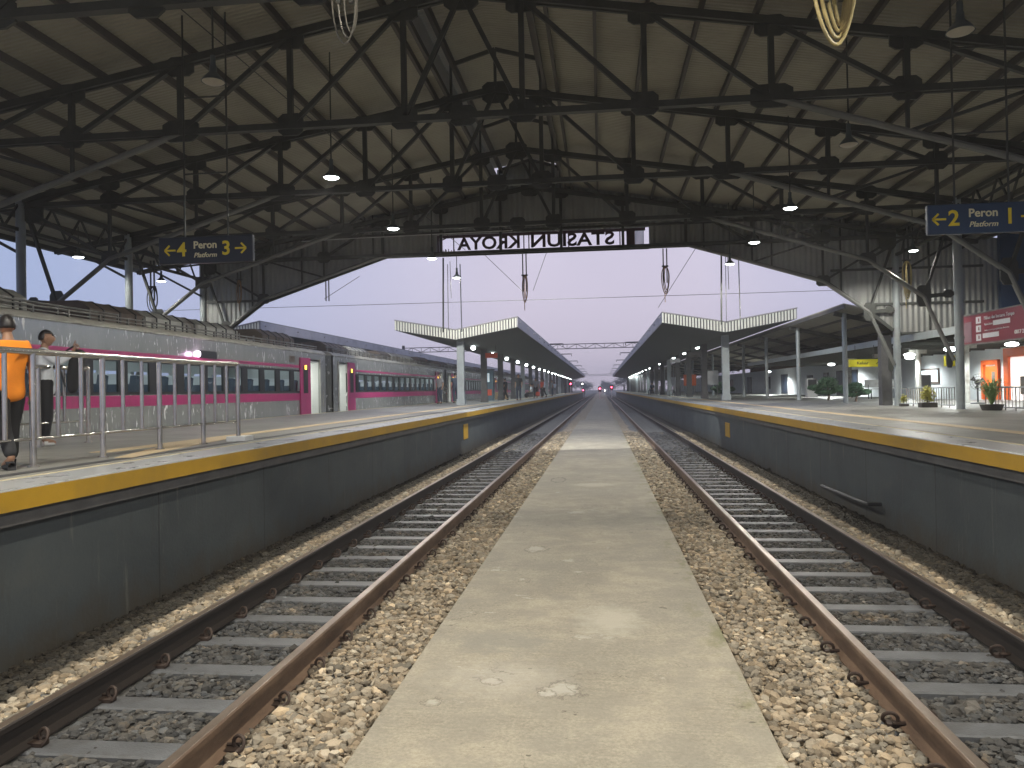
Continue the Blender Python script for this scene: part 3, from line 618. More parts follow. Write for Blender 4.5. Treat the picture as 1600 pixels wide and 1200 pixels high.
# ================================================================== PLATFORM CANOPIES
def canopy(name_label, xs, zs, y0, y1, colx, coly, n_col, side):
    # xs = left tip, valley, right tip ; zs = top z at each
    root = empty('platform_canopy', (colx, y0, 1.27), name_label, 'platform canopy')
    def P(b, name, m, smooth=False, lb=None):
        o = b.build(name, m, root, smooth); o.location = (-colx, -y0, -1.27)
        if lb: o['label'] = lb
        return o
    th = .50
    top = list(zip(xs, zs)); 
    P(MB().prism([(x, z) for x, z in top]+[(x, z-.05) for x, z in reversed(top)], y0-.08, y1), 'roof_deck', X['canopytop'])
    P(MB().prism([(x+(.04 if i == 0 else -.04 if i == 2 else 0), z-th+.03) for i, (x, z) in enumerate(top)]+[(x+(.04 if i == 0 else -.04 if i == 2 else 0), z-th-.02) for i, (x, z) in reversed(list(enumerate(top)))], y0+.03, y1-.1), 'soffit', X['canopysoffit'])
    # ribbed front fascia built of real ribs
    b = MB(); bk = MB()
    for (xa, za), (xb, zb) in zip(top, top[1:]):
        L_ = xb-xa; nr = int(L_/.135)
        for i in range(nr):
            u0 = xa+L_*i/nr; u1 = xa+L_*(i+.58)/nr; z0 = za+(zb-za)*i/nr; z1 = za+(zb-za)*(i+.58)/nr
            b.prism([(u0, z0-th), (u1, z1-th), (u1, z1-.06), (u0, z0-.06)], y0-.045, y0)
        bk.prism([(xa, za-th), (xb, zb-th), (xb, zb-.052), (xa, za-.052)], y0+.002, y0+.025)
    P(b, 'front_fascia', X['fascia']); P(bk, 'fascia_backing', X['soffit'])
    for k in (0, 2):
        x, z = top[k]; s = -1 if k == 0 else 1
        P(MB().box(min(x, x-s*.04), max(x, x-s*.04), y0, y1, z-th, z-.052), 'side_fascia', X['canopyside'])
    b = MB()
    for i in range(int((y1-y0)/4)):
        yy = y0+.5+i*4
        for k in (0, 2):
            x, z = top[k]; s = -1 if k == 0 else 1
            b.tube([(x-s*.02, yy, z-.22), (x+s*.10, yy, z-.22)], .05, 10)
    P(b, 'drain_stub', X['canopyside'], True)
    vx, vz = top[1]
    for i in range(n_col):
        y = coly[0]+i*coly[1]
        b = MB(); w = .17
        b.prism([(colx-w, y-.15), (colx+w, y-.15), (colx+w, y+.15), (colx-w, y+.15)], 1.27, vz-th+.05, 'Z'); b.box(colx-w-.04, colx+w+.04, y-.19, y+.19, 1.27, 1.55)
        o = P(b, 'column', X['soffit'] if i % 4 else X['column'])
    return root
canopy('butterfly-roofed canopy with ribbed front edge on the left platform', (-9.8, -6.83, -3.85), (5.42, 4.89, 5.42), 36, 190, -6.85, (37.3, 7.5), 20, -1)
canopy('butterfly-roofed canopy with ribbed front edge on the right platform', (2.84, 5.7, 8.87), (5.44, 4.92, 5.46), 36, 190, 6.1, (38.8, 7.9), 19, 1)
canopy('far canopy behind the train roofs, its end fascia partly hidden', (-21.5, -18.8, -16.1), (5.4, 4.95, 5.47), 35, 190, -18.8, (37, 8), 18, -1)

# lean-to canopy of the station side
root = empty('side_canopy', (8.9, 27, 1.27), 'long sloping side canopy on slim posts along the station building', 'platform canopy')
def P2(b, name, m, smooth=False):
    o = b.build(name, m, root, smooth); o.location = (-8.9, -27, -1.27); return o
P2(MB().prism([(8.35, 4.68), (13.2, 3.55), (13.2, 3.60), (8.35, 4.73)], 27.6, 190), 'roof_sheet', X['rooftin'])
b = MB(); b.bar((8.38, 27.6, 4.62), (8.38, 190, 4.62), .06, .14)
for i in range(5): x = 9.3+i*.95; b.bar((x, 27.6, 4.64-(x-8.35)*.233), (x, 190, 4.64-(x-8.35)*.233), .05, .09)
P2(b, 'purlin', X['purlin'])
for i in range(22):
    y = 28.9+i*6.6
    P2(MB().bar((8.4, y, 4.50), (13.1, y, 3.42), .08, .16), 'rafter', X['truss'])
    P2(MB().tube([(8.75, y, 1.27), (8.75, y, 4.5)], .085, 12), 'post', X['column'], True)
P2(MB().box(8.5, 8.8, 24.55, 24.85, 1.27, 3.4), 'square_post', X['soffit'])

# ================================================================== STATION BUILDING on the right
bd = empty('station_building', (14, 22, 1.27), 'long white station building with dark doors behind the right platform', 'building')
def P3(b, name, m, par=None, smooth=False):
    o = b.build(name, m, par or bd, smooth)
    if par is None: o.location = (-14, -22, -1.27)
    return o
P3(MB().box(14.0, 24, 12, 150, 1.2, 3.25), 'wall', X['whitewall'])
P3(MB().prism([(13.2, 3.55), (24, 6.2), (24, 6.28), (13.2, 3.63)], 30, 150), 'roof', X['tile'])
b = MB()
for i in range(34): b.bar((9.35, 12.4+i*1.1, 3.20), (14, 12.4+i*1.1, 3.14), .06, .10)
P3(b, 'canopy_rafters', X['truss'])
P3(MB().prism([(9.3, 3.28), (14.0, 3.26), (14.0, 3.32), (9.3, 3.36)], 10, 50), 'awning', X['rooftin'])
P3(MB().box(9.22, 9.3, 10, 50, 3.20, 3.40), 'awning_edge', X['column'])
for y in (14.5, 18.2, 21.9, 25.6, 29.3, 33, 37):
    P3(MB().tube([(11.4, y, 1.27), (11.4, y, 3.2)], .09, 12).box(11.1, 11.7, y-.05, y+.05, 3.0, 3.2), 'awning_post', X['unit'], smooth=True)
for k, (y0, y1, z0, z1) in enumerate([(33.8, 35.6, 1.9, 2.55), (44, 45.2, 1.3, 2.75), (46.6, 47.8, 1.3, 2.75), (49.5, 50.5, 1.3, 2.7), (53, 54.4, 1.6, 2.6), (60, 62, 1.3, 2.8), (66, 68, 1.7, 2.7), (74, 76, 1.3, 2.8), (84, 87, 1.7, 2.7), (97, 100, 1.4, 2.8)]):
    f = P3(MB().box(13.95, 14.01, y0, y1, z0, z1), 'door' if z0 < 1.5 else 'window', X['darkgrey'] if k else X['brown'])
    g_ = MB().box(13.94, 13.955, y0+.08, (y0+y1)/2-.04, z0+.08, z1-.08).box(13.94, 13.955, (y0+y1)/2+.04, y1-.08, z0+.08, z1-.08)
    o = g_.build('pane', X['navydark'] if k else X['screen'], f)
def frame_box(y0, y1, z1, w, d=13.9): return MB().box(d, 14.0, y0, y0+w, 1.3, z1).box(d, 14.0, y1-w, y1, 1.3, z1).box(d, 14.0, y0+w, y1-w, z1-w, z1)
P3(frame_box(24.5, 28.5, 3.08, .3), 'orange_frame', X['orange']); P3(MB().box(13.96, 13.995, 24.85, 28.15, 1.3, 2.75), 'lit_opening', X['litroom'])
P3(MB().box(13.93, 13.955, 26.8, 27.5, 1.5, 2.1), 'counter', X['brown'])
P3(frame_box(28.9, 30.1, 2.72, .16), 'orange_frame', X['orange']); P3(MB().box(13.96, 13.995, 29.1, 29.9, 1.3, 2.5), 'orange_panel', X['orange']); P3(MB().box(13.94, 13.958, 29.0, 29.4, 1.4, 2.3), 'grey_panel', X['grey'])
# upper tiled building farther along
b2 = empty('far_building', (18, 60, 0), 'brown tiled roof of a distant building seen under the right canopy', 'building')
o = MB().box(15, 30, 55, 80, 1.2, 4.6).build('wall', X['tile'], b2); o.location = (-18, -60, 0)
o = MB().prism([(14.5, 4.6), (22, 7.5), (30, 4.6)], 54, 81).build('roof', X['tile'], b2); o.location = (-18, -60, 0)

# ================================================================== LAMPS
def spot(name, par, loc, power, col, angle=150, blend=.6, r=.12, rot=(0, 0, 0)):
    l = bpy.data.lights.new(name, 'SPOT'); l.energy = power; l.color = col; l.spot_size = math.radians(angle); l.spot_blend = blend; l.shadow_soft_size = r
    o = bpy.data.objects.new(name, l); COL.objects.link(o); o.parent = par; o.location = loc; o.rotation_euler = rot; return o
def point(name, par, loc, power, col, r=.08):
    l = bpy.data.lights.new(name, 'POINT'); l.energy = power; l.color = col; l.shadow_soft_size = r
    o = bpy.data.objects.new(name, l); COL.objects.link(o); o.parent = par; o.location = loc; return o
LP = 520
def pendant(loc, label, lit, stem, group=None, power=LP, tilt=0):
    root = empty('pendant_lamp', loc, label, 'hanging lamp', group)
    b = MB().lathe([(.0, .20), (.04, .20), (.045, .12), (.11, .05), (.142, .0), (.132, .0), (.10, .04), (.04, .08), (0, .08)], n=24); b.build('shade', X['lampshade'], root, True)
    MB().lathe([(.0, -.03), (.07, -.026), (.115, -.008), (.131, .004), (.0, .012)], n=24).build('lens', X['lampon'] if lit else X['lampoff'], root, True)
    MB().tube([(0, 0, .19), (0, 0, stem)], .012, 8).build('stem', X['truss'], root, True)
    MB().tube([(0, 0, .19), (0, 0, .32)], .032, 10).build('socket', X['lampshade'], root, True)
    if lit: spot('lamp_glow', root, (0, 0, -.06), power, (1, .965, .87), 165, .35)
    root.rotation_euler = (0, tilt, 0); return root
H = 5.60
LL = [(-4.6, 8.8, 5.72, 0, 'unlit dome lamp hanging highest on the left side of the shed'), (-4.6, 12.9, 5.68, 1, 'large lit dome lamp on the left, second from the viewer'), (-4.6, 16.9, 5.62, 1, 'lit dome lamp left of the station name, above the left opening'), (-4.6, 20.9, 5.62, 1, 'lit dome lamp just below the left end of the name sign'), (-4.6, 24.6, 5.62, 1, 'lit dome lamp hanging lowest against the sky on the left')]
for x, y, z, lit, lb in LL: pendant((x, y, z), lb, lit, (zr(x)-.2-z) if y < 24 else .75, power=LP if y < 24 else 260)
RL = [(3.8, 8.5, 5.59, 0, 'unlit dome lamp at the top right corner of the view'), (3.8, 12.15, 5.56, 0, 'unlit dome lamp on the right above the lit one'), (3.8, 15.8, 5.45, 1, 'lit dome lamp on the right, largest of the lit ones there'), (3.8, 19.4, 5.45, 1, 'lit dome lamp on the right in front of the gable sheet'), (3.8, 23.0, 5.5, 1, 'lit dome lamp on the right hanging just below the gable edge')]
for x, y, z, lit, lb in RL: pendant((x, y, z), lb, lit, zr(x)-.2-z)
pendant((-13.5, 18.6, 5.6), 'lit lamp at the far left under the open eave', 1, .8, power=250)
pendant((-13.5, 22.4, 5.5), 'lit lamp at the left beside the column brace', 1, .9, power=250)
pendant((8.3, 21.5, 5.45), 'lit lamp beside the right-hand columns above the yellow hose', 1, 1.1, power=500)
# lamps behind and above the viewer keep the same rows going
for y in (4.6, .6, -3.4):
    pendant((-4.6, y, 5.7), 'shed row lamp over the left side', 1, 1.9, 'row lamps near the viewer'); pendant((3.8, y, 5.6), 'shed row lamp over the right side', 1, 1.9, 'row lamps near the viewer')
fl = empty('floodlight', (-.3, 2.6, 7.6), 'unseen floodlight added above the viewer to light the path', 'floodlight')  # added out of view to brighten the near path
MB().box(-.25, .25, -.08, .08, -.05, .1).build('housing', X['lampshade'], fl); MB().box(-.22, .22, -.07, .07, -.06, -.052).build('lens', X['lampon'], fl)
spot('lamp_glow', fl, (0, 0, -.09), 1800, (1, .89, .72), 150, .5, .08)
for fx, fy, aim, pw, an, bl, lb in ((-2.1, 24.45, (-2.1, 30, 0), 2200, 96, .08, 'floodlight on the outer face of the gable over the path'), (-5.5, 24.45, (-7.2, 36, 4.3), 3800, 75, .5, 'floodlight on the outer gable face toward the left canopy'), (3.5, 24.45, (5.6, 36, 4.3), 3800, 75, .5, 'floodlight on the outer gable face toward the right canopy')):
    f2 = empty('floodlight', (fx, fy, 7.0), lb, 'floodlight'); MB().box(-.2, .2, -.05, .25, -.05, .15).build('housing', X['lampshade'], f2); MB().box(-.18, .18, .0, .22, -.056, -.052).build('lens', X['lampon'], f2)
    d_ = Vector(aim)-Vector((fx, fy+.1, 6.9)); sp_ = spot('lamp_glow', f2, (0, .12, -.1), pw, (1, .98, .90), an, bl, .04); sp_.rotation_euler = d_.to_track_quat('-Z', 'Y').to_euler()

def bulbs(x, z, ys, label, group, power):
    for i, y in enumerate(ys):
        root = empty('canopy_lamp', (x, y, z), label, 'canopy lamp', group)
        b = MB().sphere((0, 0, 0), .13, 12, 8, (1, 1, .8)); b.build('bulb', X['bulb'], root, True)
        MB().tube([(0, 0, .08), (0, 0, .35)], .02, 6).build('stem', X['lampshade'], root)
        if i < 14: spot('lamp_glow', root, (0, 0, -.12), power, (.9, 1, .98), 140, .6, .1)
bulbs(-6.9, 4.28, [41.4+7.5*i for i in range(19)], 'round white lamp glowing under the left platform canopy', 'lamps under the left platform canopy', 260)
bulbs(6.2, 4.5, [50.5, 58.5, 67, 83, 100, 108]+[117+8*i for i in range(8)], 'round white lamp glowing under the right platform canopy', 'lamps under the right platform canopy', 280)
for i, (x, y, z, lb) in enumerate([(11.0, 29, 2.95, 'oval white lamp under the station awning left of the columns'), (10.6, 24.8, 2.95, 'oval white lamp under the station awning between the two round columns'), (12.4, 24.9, 3.06, 'small white lamp under the awning above the yellow plate'), (12.6, 44, 3.05, 'white lamp above the clipped trees on the right'), (12.6, 60, 3.0, 'far white lamp before the white doors on the right'), (12.0, 17.5, 2.95, 'white lamp under the awning behind the red banner'), (13.0, 29.5, 3.02, 'added lamp brightening the white wall behind the square post'), (13.1, 34.5, 3.02, 'added lamp brightening the white wall over the brown window')]):  # the last two lamps are added to brighten the white wall
    root = empty('awning_lamp', (x, y, z), lb, 'awning lamp')
    MB().sphere((0, 0, 0), .15, 14, 8, (1.3, 1, .45)).build('lens', X['lampon'], root, True); spot('lamp_glow', root, (0, 0, -.12), 300 if y < 40 else 900, (.95, 1, 1), 165, .5, .15)

# ================================================================== HANGING SIGNS
def hanging_sign(xc, y, z, w, h, a, c, lb, mat_):
    root = empty('platform_sign', (xc, y, z), lb, 'hanging sign')
    p = MB().box(-w/2, w/2, -.04, .04, -h/2, h/2).build('panel', mat_, root); bv = p.modifiers.new('b', 'BEVEL'); bv.width = .012; bv.segments = 2
    F = lambda x, zz: Matrix.Translation((x, -.044, zz)) @ Matrix.Rotation(PI/2, 4, 'X')
    text(a, .29, 'numeral', X['signyellow'], root, F(-.37, 0), .006); text(c, .29, 'numeral', X['signyellow'], root, F(.33, 0), .006)
    text('Peron', .155, 'lettering', X['signwhite'], root, F(0, .065), .003, w=.36)
    text('Platform', .10, 'lettering', X['signwhite'], root, F(0, -.085), .001, .25, w=.36)
    for s in (-1, 1):
        b = MB(); tip = s*.64; b.bar((s*.47, -.045, 0), (tip-s*.01, -.045, 0), .01, .025, (0, 0, 1))
        b.bar((tip, -.045, 0), (tip-s*.075, -.045, .075), .01, .025); b.bar((tip, -.045, 0), (tip-s*.075, -.045, -.075), .01, .025); b.build('arrow', X['signyellow'], root)
        MB().tube([(s*.34, 0, h/2), (s*.34, 0, zr(xc)-.2-z)], .014, 8).build('hanger_rod', X['truss'], root, True)
    for zz in (1.15, 2.3): MB().bar((-.34, 0, zz), (.34, 0, zz), .02, .02).build('cross_rod', X['truss'], root)
hanging_sign(-5.84, 10.9, 4.11, 1.48, .40, '4', '3', 'dark hanging platform sign with yellow 4 and 3, left side', X['navydark'])
hanging_sign(5.09, 10.9, 4.11, 1.40, .40, '2', '1', 'navy hanging platform sign with yellow 2 and 1, right side', X['navy'])
def flat_sign(lb, loc, w, h, txt, arrow=False, name='exit_sign'):
    root = empty(name, loc, lb, 'sign'); MB().box(-w/2, w/2, -.05, .05, -h/2, h/2).build('panel', X['exityellow'], root)
    if txt: text(txt, h*.55, 'lettering', X['black'], root, Matrix.Translation((-w*.08, -.054, 0)) @ Matrix.Rotation(PI/2, 4, 'X'), .002)
    if arrow: MB().bar((w*.36, -.056, -.04), (w*.42, -.056, .04), .008, .018).build('arrow', X['black'], root)
    for s in (-1, 1): MB().tube([(s*w*.3, 0, h/2), (s*w*.3, 0, h/2+.45)], .01, 6).build('hanger_rod', X['truss'], root)
flat_sign('long yellow exit sign reading Keluar left of the columns', (8.35, 25.6, 2.60), .95, .24, 'Keluar', True)
flat_sign('small yellow sign plate under the brace of the second column', (8.88, 20.7, 2.48), .36, .27, '', False, 'yellow_sign')
# red banner facing the track
root = empty('advert_banner', (9.15, 18.7, 3.22), 'wine-red advertising banner with white boxes hung beside the right columns', 'banner')
MB().box(-.03, .03, -2.5, 2.28, -.34, .36).build('panel', X['red'], root)
MB().box(-.036, -.031, 1.45, 2.0, -.30, .2).build('portrait_patch', X['bannergrey'], root)
for i in range(3): MB().box(-.038, -.032, .98, 1.22, -.29+i*.21, -.13+i*.21).build('white_box', X['seatw'], root); 
for i in range(3): MB().box(-.041, -.039, 1.05, 1.10, -.25+i*.21, -.17+i*.21).build('box_mark', X['red'], root)
BM = lambda y, z: Matrix.Translation((-.034, y, z)) @ Matrix.Rotation(-PI/2, 4, 'Z') @ Matrix.Rotation(PI/2, 4, 'X')
text('Pilihan dan bersama Tempo', .12, 'lettering', X['seatw'], root, BM(.15, .23), w=1.35)
text('Layanan Stasiun', .07, 'lettering', X['seatw'], root, BM(.62, .08), w=.36)
text('informasi perjalanan kereta', .05, 'lettering', X['seatw'], root, BM(.25, -.06), w=1.1)
text('0817 22', .12, 'lettering', X['white'], root, BM(-.75, -.2), .003, w=.45)
for y0, y1, z0 in ((-.35, .4, .03), (.15, .9, -.24)): MB().box(-.038, -.032, y0, y1, z0, z0+.11).build('white_box', X['seatw'], root)
MB().box(-.045, .045, -2.52, 2.3, .36, .39).box(-.045, .045, -2.52, 2.3, -.37, -.34).build('frame', X['grey'], root)

# ================================================================== HOSE HANGERS AND RODS
def hoses(x, y, ztop, zb, lb, col, wide=.11, loops=3, bars=True, hl=.7):
    root = empty('hose_hanger', (x, y, zb), lb, 'hanging hose')
    if bars:
        for s in (-1, 1): MB().bar((s*.055, 0, .35), (s*.055, 0, ztop-zb), .035, .035).build('hanger_bar', X['truss'], root)
        MB().box(-.1, .1, -.03, .03, hl, hl+.04).build('hook', X['darkgrey'], root)
    b = MB()
    for k in range(loops):
        w = wide*(1-.22*k); pts = []
        for i in range(25):
            a = 2*PI*i/24; pts.append((math.sin(a)*w*(1+.2*math.cos(a)*-1)+.02*k, .03*k-.03+.02*math.sin(2*a), hl*.5-math.cos(a)*hl*.5*(1-.08*k)+.03*k))
        b.tube(pts, .007 if (y < 10 and x < 0) else .0145, 8)
    if y > 10: b.tube([(.0, 0, .1), (-.02, .02, 0), (-.015, .02, -.25)], .012, 8)
    b.build('hose', col, root, True)
hoses(-2.07, 6.2, 8.2, 4.83, 'coiled grey hose hanging near the top edge left of the middle', X['hosegrey'], .10, 3)
hoses(1.85, 6.2, 7.9, 4.55, 'coiled yellow hose hanging at the top edge right of the middle', X['hoseY'], .155, 4, True, .85)
hoses(-2.36, 24.35, 6.27, 4.72, 'brown hose bundle on twin bars below the station name', X['hoseB'], .075, 3, True, .85)
hoses(2.05, 24.35, 6.27, 4.85, 'brown hose loops on twin bars right of the station name', X['hoseB'], .115, 3, True, .85)
hoses(8.05, 21.3, 5.9, 4.15, 'cream hose hanging beside the second round column', X['hoseY'], .11, 4, True, 1.0)
hoses(-13.3, 21.6, 6.0, 4.45, 'dark hose loops hanging by the left column', X['darkgrey'], .16, 4, True, .75)
hoses(-11.6, 23.7, 6.0, 4.9, 'thin brown hose hanging in front of the left gable sheet', X['hoseB'], .07, 2, True, .75)
root = empty('hanger_bars', (-8.86, 24.3, 4.96), 'short pair of dark bars hanging from the left gable slope', 'hanging bars')
for s in (-1, 1): MB().bar((s*.05, 0, 0), (s*.05, 0, .75), .03, .03).build('bar', X['truss'], root)
for x, lb in ((-5.0, 'long thin rods and cables hanging over the left canopy valley'), (3.78, 'long thin rods and cables hanging over the right canopy valley')):
    root = empty('hanger_rods', (x, 24.4, 3.85), lb, 'hanging rods')
    MB().bar((-.04, 0, 0), (0, 0, 2.4), .045, .045).build('dark_rod', X['truss'], root)
    MB().tube([(.55, .1, .0), (.53, .1, 2.2)], .018, 8).build('pale_rod', X['stainless'], root, True)
    MB().tube([(.12, .05, .05), (.13, .05, 2.2)], .012, 6).build('pale_rod', X['stainless'], root, True)
    MB().tube([(.22, .1, 1.1), (.20, .1, 2.3)], .01, 6).build('cable', X['darkgrey'], root, True)
# wires
b = MB(); n = 24
for i in range(n): b.bar((-17+i*1.42, 26, 5.02-.03*math.sin(PI*i/n)), (-17+(i+1)*1.42, 26, 5.02-.03*math.sin(PI*(i+1)/n)), .014)
tag(b.build('overhead_wire', X['darkgrey']), 'thin wire strung straight across the opening below the gable', 'wire')
for p, q, lb in (((-3.65, 24.4, 6.3), (-2.45, 24.4, 5.1), 'slanting thin stay wire left of the middle hose'), ((-1.65, 24.4, 6.3), (-2.1, 24.4, 5.1), 'slanting thin stay wire right of the middle hose'), ((3.0, 24.4, 6.25), (1.9, 25.5, 4.55), 'slanting thin wire beside the right hose loops'), ((-7.8, 24.4, 5.75), (-9.0, 24.4, 5.05), 'slanting thin wire at the left gable slope'), ((-6.0, 8.0, 7.5), (-4.2, 24.0, 6.4), 'thin cable sagging through the roof trusses')):
    tag(MB().tube([p, q], .008, 6).build('stay_wire', X['darkgrey']), lb, 'wire')
tag(MB().tube([(-8.6, 21.5, 6.37), (-6.9, 21.5, 6.40), (-2.4, 21.5, 6.44)], .012, 6).build('conduit', X['white'], smooth=True), 'pale thin conduit running across below the left trusses', 'conduit')

# ================================================================== RAILINGS
def railing(pts, lb, h=1.10, low=.27, sub=2, shoe=True, posts_all=True):
    root = empty('railing', (pts[0][0], pts[0][1], 1.27), lb, 'railing'); o = Vector((pts[0][0], pts[0][1], 0))
    T = lambda p, z: (p[0]-o.x, p[1]-o.y, z)
    b = MB().tube([T(p, h) for p in pts], .032, 12); b.build('top_rail', X['stainless'], root, True)
    MB().tube([T(p, low) for p in pts], .015, 10).build('bottom_rail', X['stainless'], root, True)
    for i, p in enumerate(pts):
        MB().tube([T(p, 0), T(p, h)], .031, 12).tube([T(p, 0), T(p, .015)], .055, 14).build('post', X['stainless'], root, True)
        if i < len(pts)-1:
            q = pts[i+1]
            for k in range(1, sub+1):
                f = k/(sub+1); c = (p[0]+(q[0]-p[0])*f, p[1]+(q[1]-p[1])*f)
                MB().tube([T(c, low), T(c, h)], .022, 10).build('baluster', X['stainless'], root, True)
    return root
rr_ = railing([(-5.38, y) for y in (2.5, 3.6, 4.65, 5.7, 6.74, 7.77, 8.85)]+[(-5.36, 9.85), (-5.16, 10.45)], 'stainless steel railing along the left platform, nearest the viewer')
MB().box(-.12, .16, -.12, .14, 0, .07).build('base_block', X['white'], rr_).location = (.22, 7.95, 0)
railing([(-7.95, 8.3), (-7.5, 9.5), (-7.44, 10.42)], 'short stainless barrier by the man in white', 1.08, .32, 1)
def low_fence(pts, lb, h=.53, step=.13):
    root = empty('fence', (pts[0][0], pts[0][1], 1.27), lb, 'fence'); o = pts[0]
    T = lambda x, y, z: (x-o[0], y-o[1], z)
    for p, q in zip(pts, pts[1:]):
        MB().tube([T(*p, h), T(*q, h)], .018, 8).build('top_rail', X['column'], root, True); MB().tube([T(*p, .07), T(*q, .07)], .012, 8).build('bottom_rail', X['column'], root, True)
        L_ = math.dist(p, q); n = int(L_/step)
        for k in range(n+1):
            f = k/n; x = p[0]+(q[0]-p[0])*f; y = p[1]+(q[1]-p[1])*f
            MB().tube([T(x, y, .0 if k % 3 == 0 else .07), T(x, y, h)], .009 if k % 3 else .014, 6).build('baluster', X['stainless'], root)
low_fence([(8.85, 23.6), (9.05, 21.0)], 'grey slatted fence between the two round columns')
low_fence([(9.15, 19.6), (9.3, 17.2), (9.35, 15.5)], 'grey slatted fence right of the second round column')

# ================================================================== TRAIN
XS = -9.6; XF = -12.45; ZF = 1.20; ZT = 3.30
def carriage(y0, L_, lb, detail=True, units='grey', group=None):
    root = empty('train_carriage', (-11.0, y0, .18), lb, 'train carriage', group)
    def P(b, name, m, smooth=False, par=None, lb2=None):
        o = b.build(name, m, par or root, smooth)
        if par is None: o.location = (11.0, -y0, -.18)
        if lb2: o['label'] = lb2
        return o
    y1 = y0+L_-.35; ya = y0+.35
    wz0, wz1 = 1.97, 2.70
    d0, d1 = ya+.62, ya+1.55        # near-end door opening
    e0, e1 = y1-1.55, y1-.62        # far-end door opening
    # shell: side with door openings
    b = MB()
    t = .05
    for a, c in ((ya, d0), (d1, e0), (e1, y1)):
        b.box(XS-t, XS, a, c, .75, wz0); b.box(XS-t, XS, a, c, wz1, ZT)
        if c-a < 1.2: b.box(XS-t, XS, a, c, wz0, wz1)
    for a, c in ((d0, d1), (e0, e1)): b.box(XS-t, XS, a, c, .75, ZF); b.box(XS-t, XS, a, c, 3.08, ZT)
    b.box(XF, XF+t, ya, y1, .75, 1.97); b.box(XF, XF+t, ya, y1, 2.7, ZT); b.box(XF, XS, ya-.0, ya+.04, .75, ZT); b.box(XF, XS, y1-.04, y1, .75, ZT)
    b.box(XF+t, XS-t, ya, y1, .75, ZF)
    P(b, 'body', X['steelbody'])
    # curved roof
    prof_ = [(XS, ZT), (XS-.05, ZT+.06), (XS-.16, ZT+.12), (XS-.5, ZT+.19), (-11.02, ZT+.25), (XF+.5, ZT+.19), (XF+.16, ZT+.12), (XF+.05, ZT+.06), (XF, ZT)]
    P(MB().prism(prof_, ya, y1), 'roof', X['roofgrime'], True)
    P(MB().tube([(XS+.015, ya, ZT), (XS+.015, y1, ZT)], .018, 6), 'rain_gutter', X['unit'], True)
    # window band with panes
    b = MB(); pan = MB(); y = d1+.35; pitch = 1.07; bars = []
    ys_ = []
    while y+.85 < e0-.3: ys_.append(y); y += pitch
    pre = d1+.12; post = e0-.12
    cur = pre
    for yy in ys_:
        b.box(XS-.04, XS+.004, cur, yy, wz0, wz1); cur = yy+.76; pan.add([(XS-.016, yy, wz0+.05), (XS-.016, yy+.76, wz0+.05), (XS-.016, yy+.76, wz1-.05), (XS-.016, yy, wz1-.05)], [(0, 1, 2, 3)])
        b.box(XS-.04, XS+.004, yy, yy+.76, wz0, wz0+.06); b.box(XS-.04, XS+.004, yy, yy+.76, wz1-.06, wz1)
    b.box(XS-.04, XS+.004, cur, post, wz0, wz1)
    b.box(XS-.04, XS-.001, d1, pre, wz0, wz1); b.box(XS-.04, XS-.001, post, e0, wz0, wz1)
    P(b, 'window_band', X['black'])
    P(pan, 'window_glass', X['glass'])
    b = MB()
    for a, c in ((ya+.02, d0-.02), (d1+.02, e0-.02), (e1+.02, y1-.02)):
        b.box(XS+.001, XS+.005, a, c, 1.73, 1.955) if c-a > 1.2 else None
        b.box(XS+.001, XS+.005, a, c, 2.77, 2.85) if c-a > 1.2 else None
    P(b, 'magenta_stripe', X['magenta'])
    # doors: magenta sliding leaf beside each opening
    for (a, c, s) in ((d0, d1, 1), (e0, e1, -1)):
        y_a = c+.0 if s > 0 else a-.85; 
        dl = P(MB().box(XS+.012, XS+.05, y_a, y_a+.85, ZF+.02, 3.10), 'door_leaf', X['magenta'])
        o = MB().box(XS+.052, XS+.056, y_a+.22, y_a+.60, 1.95, 2.85).build('door_window', X['black'], dl)
        o = MB().box(XS+.058, XS+.066, y_a+.33, y_a+.48, 2.72, 2.86).build('door_lamp', X['amber'], dl)
        P(MB().box(XS+.002, XS+.03, min(a, c)-.1, min(a, c), ZF, 3.12).box(XS+.002, XS+.03, c, c+.0401, ZF, 3.12), 'door_jamb', X['unit'])
        P(MB().tube([(XS+.05, a-.2 if s > 0 else c+.2, 1.5), (XS+.05, a-.2 if s > 0 else c+.2, 2.3)], .015, 6), 'grab_rail', X['stainless'], True)
    # vestibule and interior
    b = MB(); b.box(XF+.06, XS-.06, ya+.3, ya+.34, ZF, 3.2) ; b.box(XF+.06, XS-.06, d1+.03, d1+.08, ZF, 3.2); b.box(XF+.06, XS-.06, e0-.08, e0-.03, ZF, 3.2); b.box(XF+.06, XS-.06, y1-.34, y1-.3, ZF, 3.2)
    b.box(XF+.06, XS-.06, ya+.3, y1-.3, 3.0, 3.03); b.box(XF+.055, XF+.07, ya+.3, y1-.3, ZF, 1.95); b.box(XF+.055, XF+.07, ya+.3, y1-.3, 2.6, 3.0)
    P(b, 'interior_lining', X['interior'])
    P(MB().box(XF+.08, XS-.08, ya+.3, y1-.3, ZF+.003, ZF+.02), 'floor', X['darkgrey'])
    P(MB().box(-11.35, -11.2, d1+.2, e0-.2, 2.95, 2.98), 'ceiling_light', X['saloonlight']); P(MB().box(-10.3, -10.15, d1+.2, e0-.2, 2.95, 2.98), 'ceiling_light', X['saloonlight']); P(MB().box(-11.2, -10.6, ya+.5, d1-.1, 2.95, 2.98), 'vestibule_light', X['interiorlight']); P(MB().box(-11.2, -10.6, e0+.1, y1-.5, 2.95, 2.98), 'vestibule_light', X['interiorlight'])
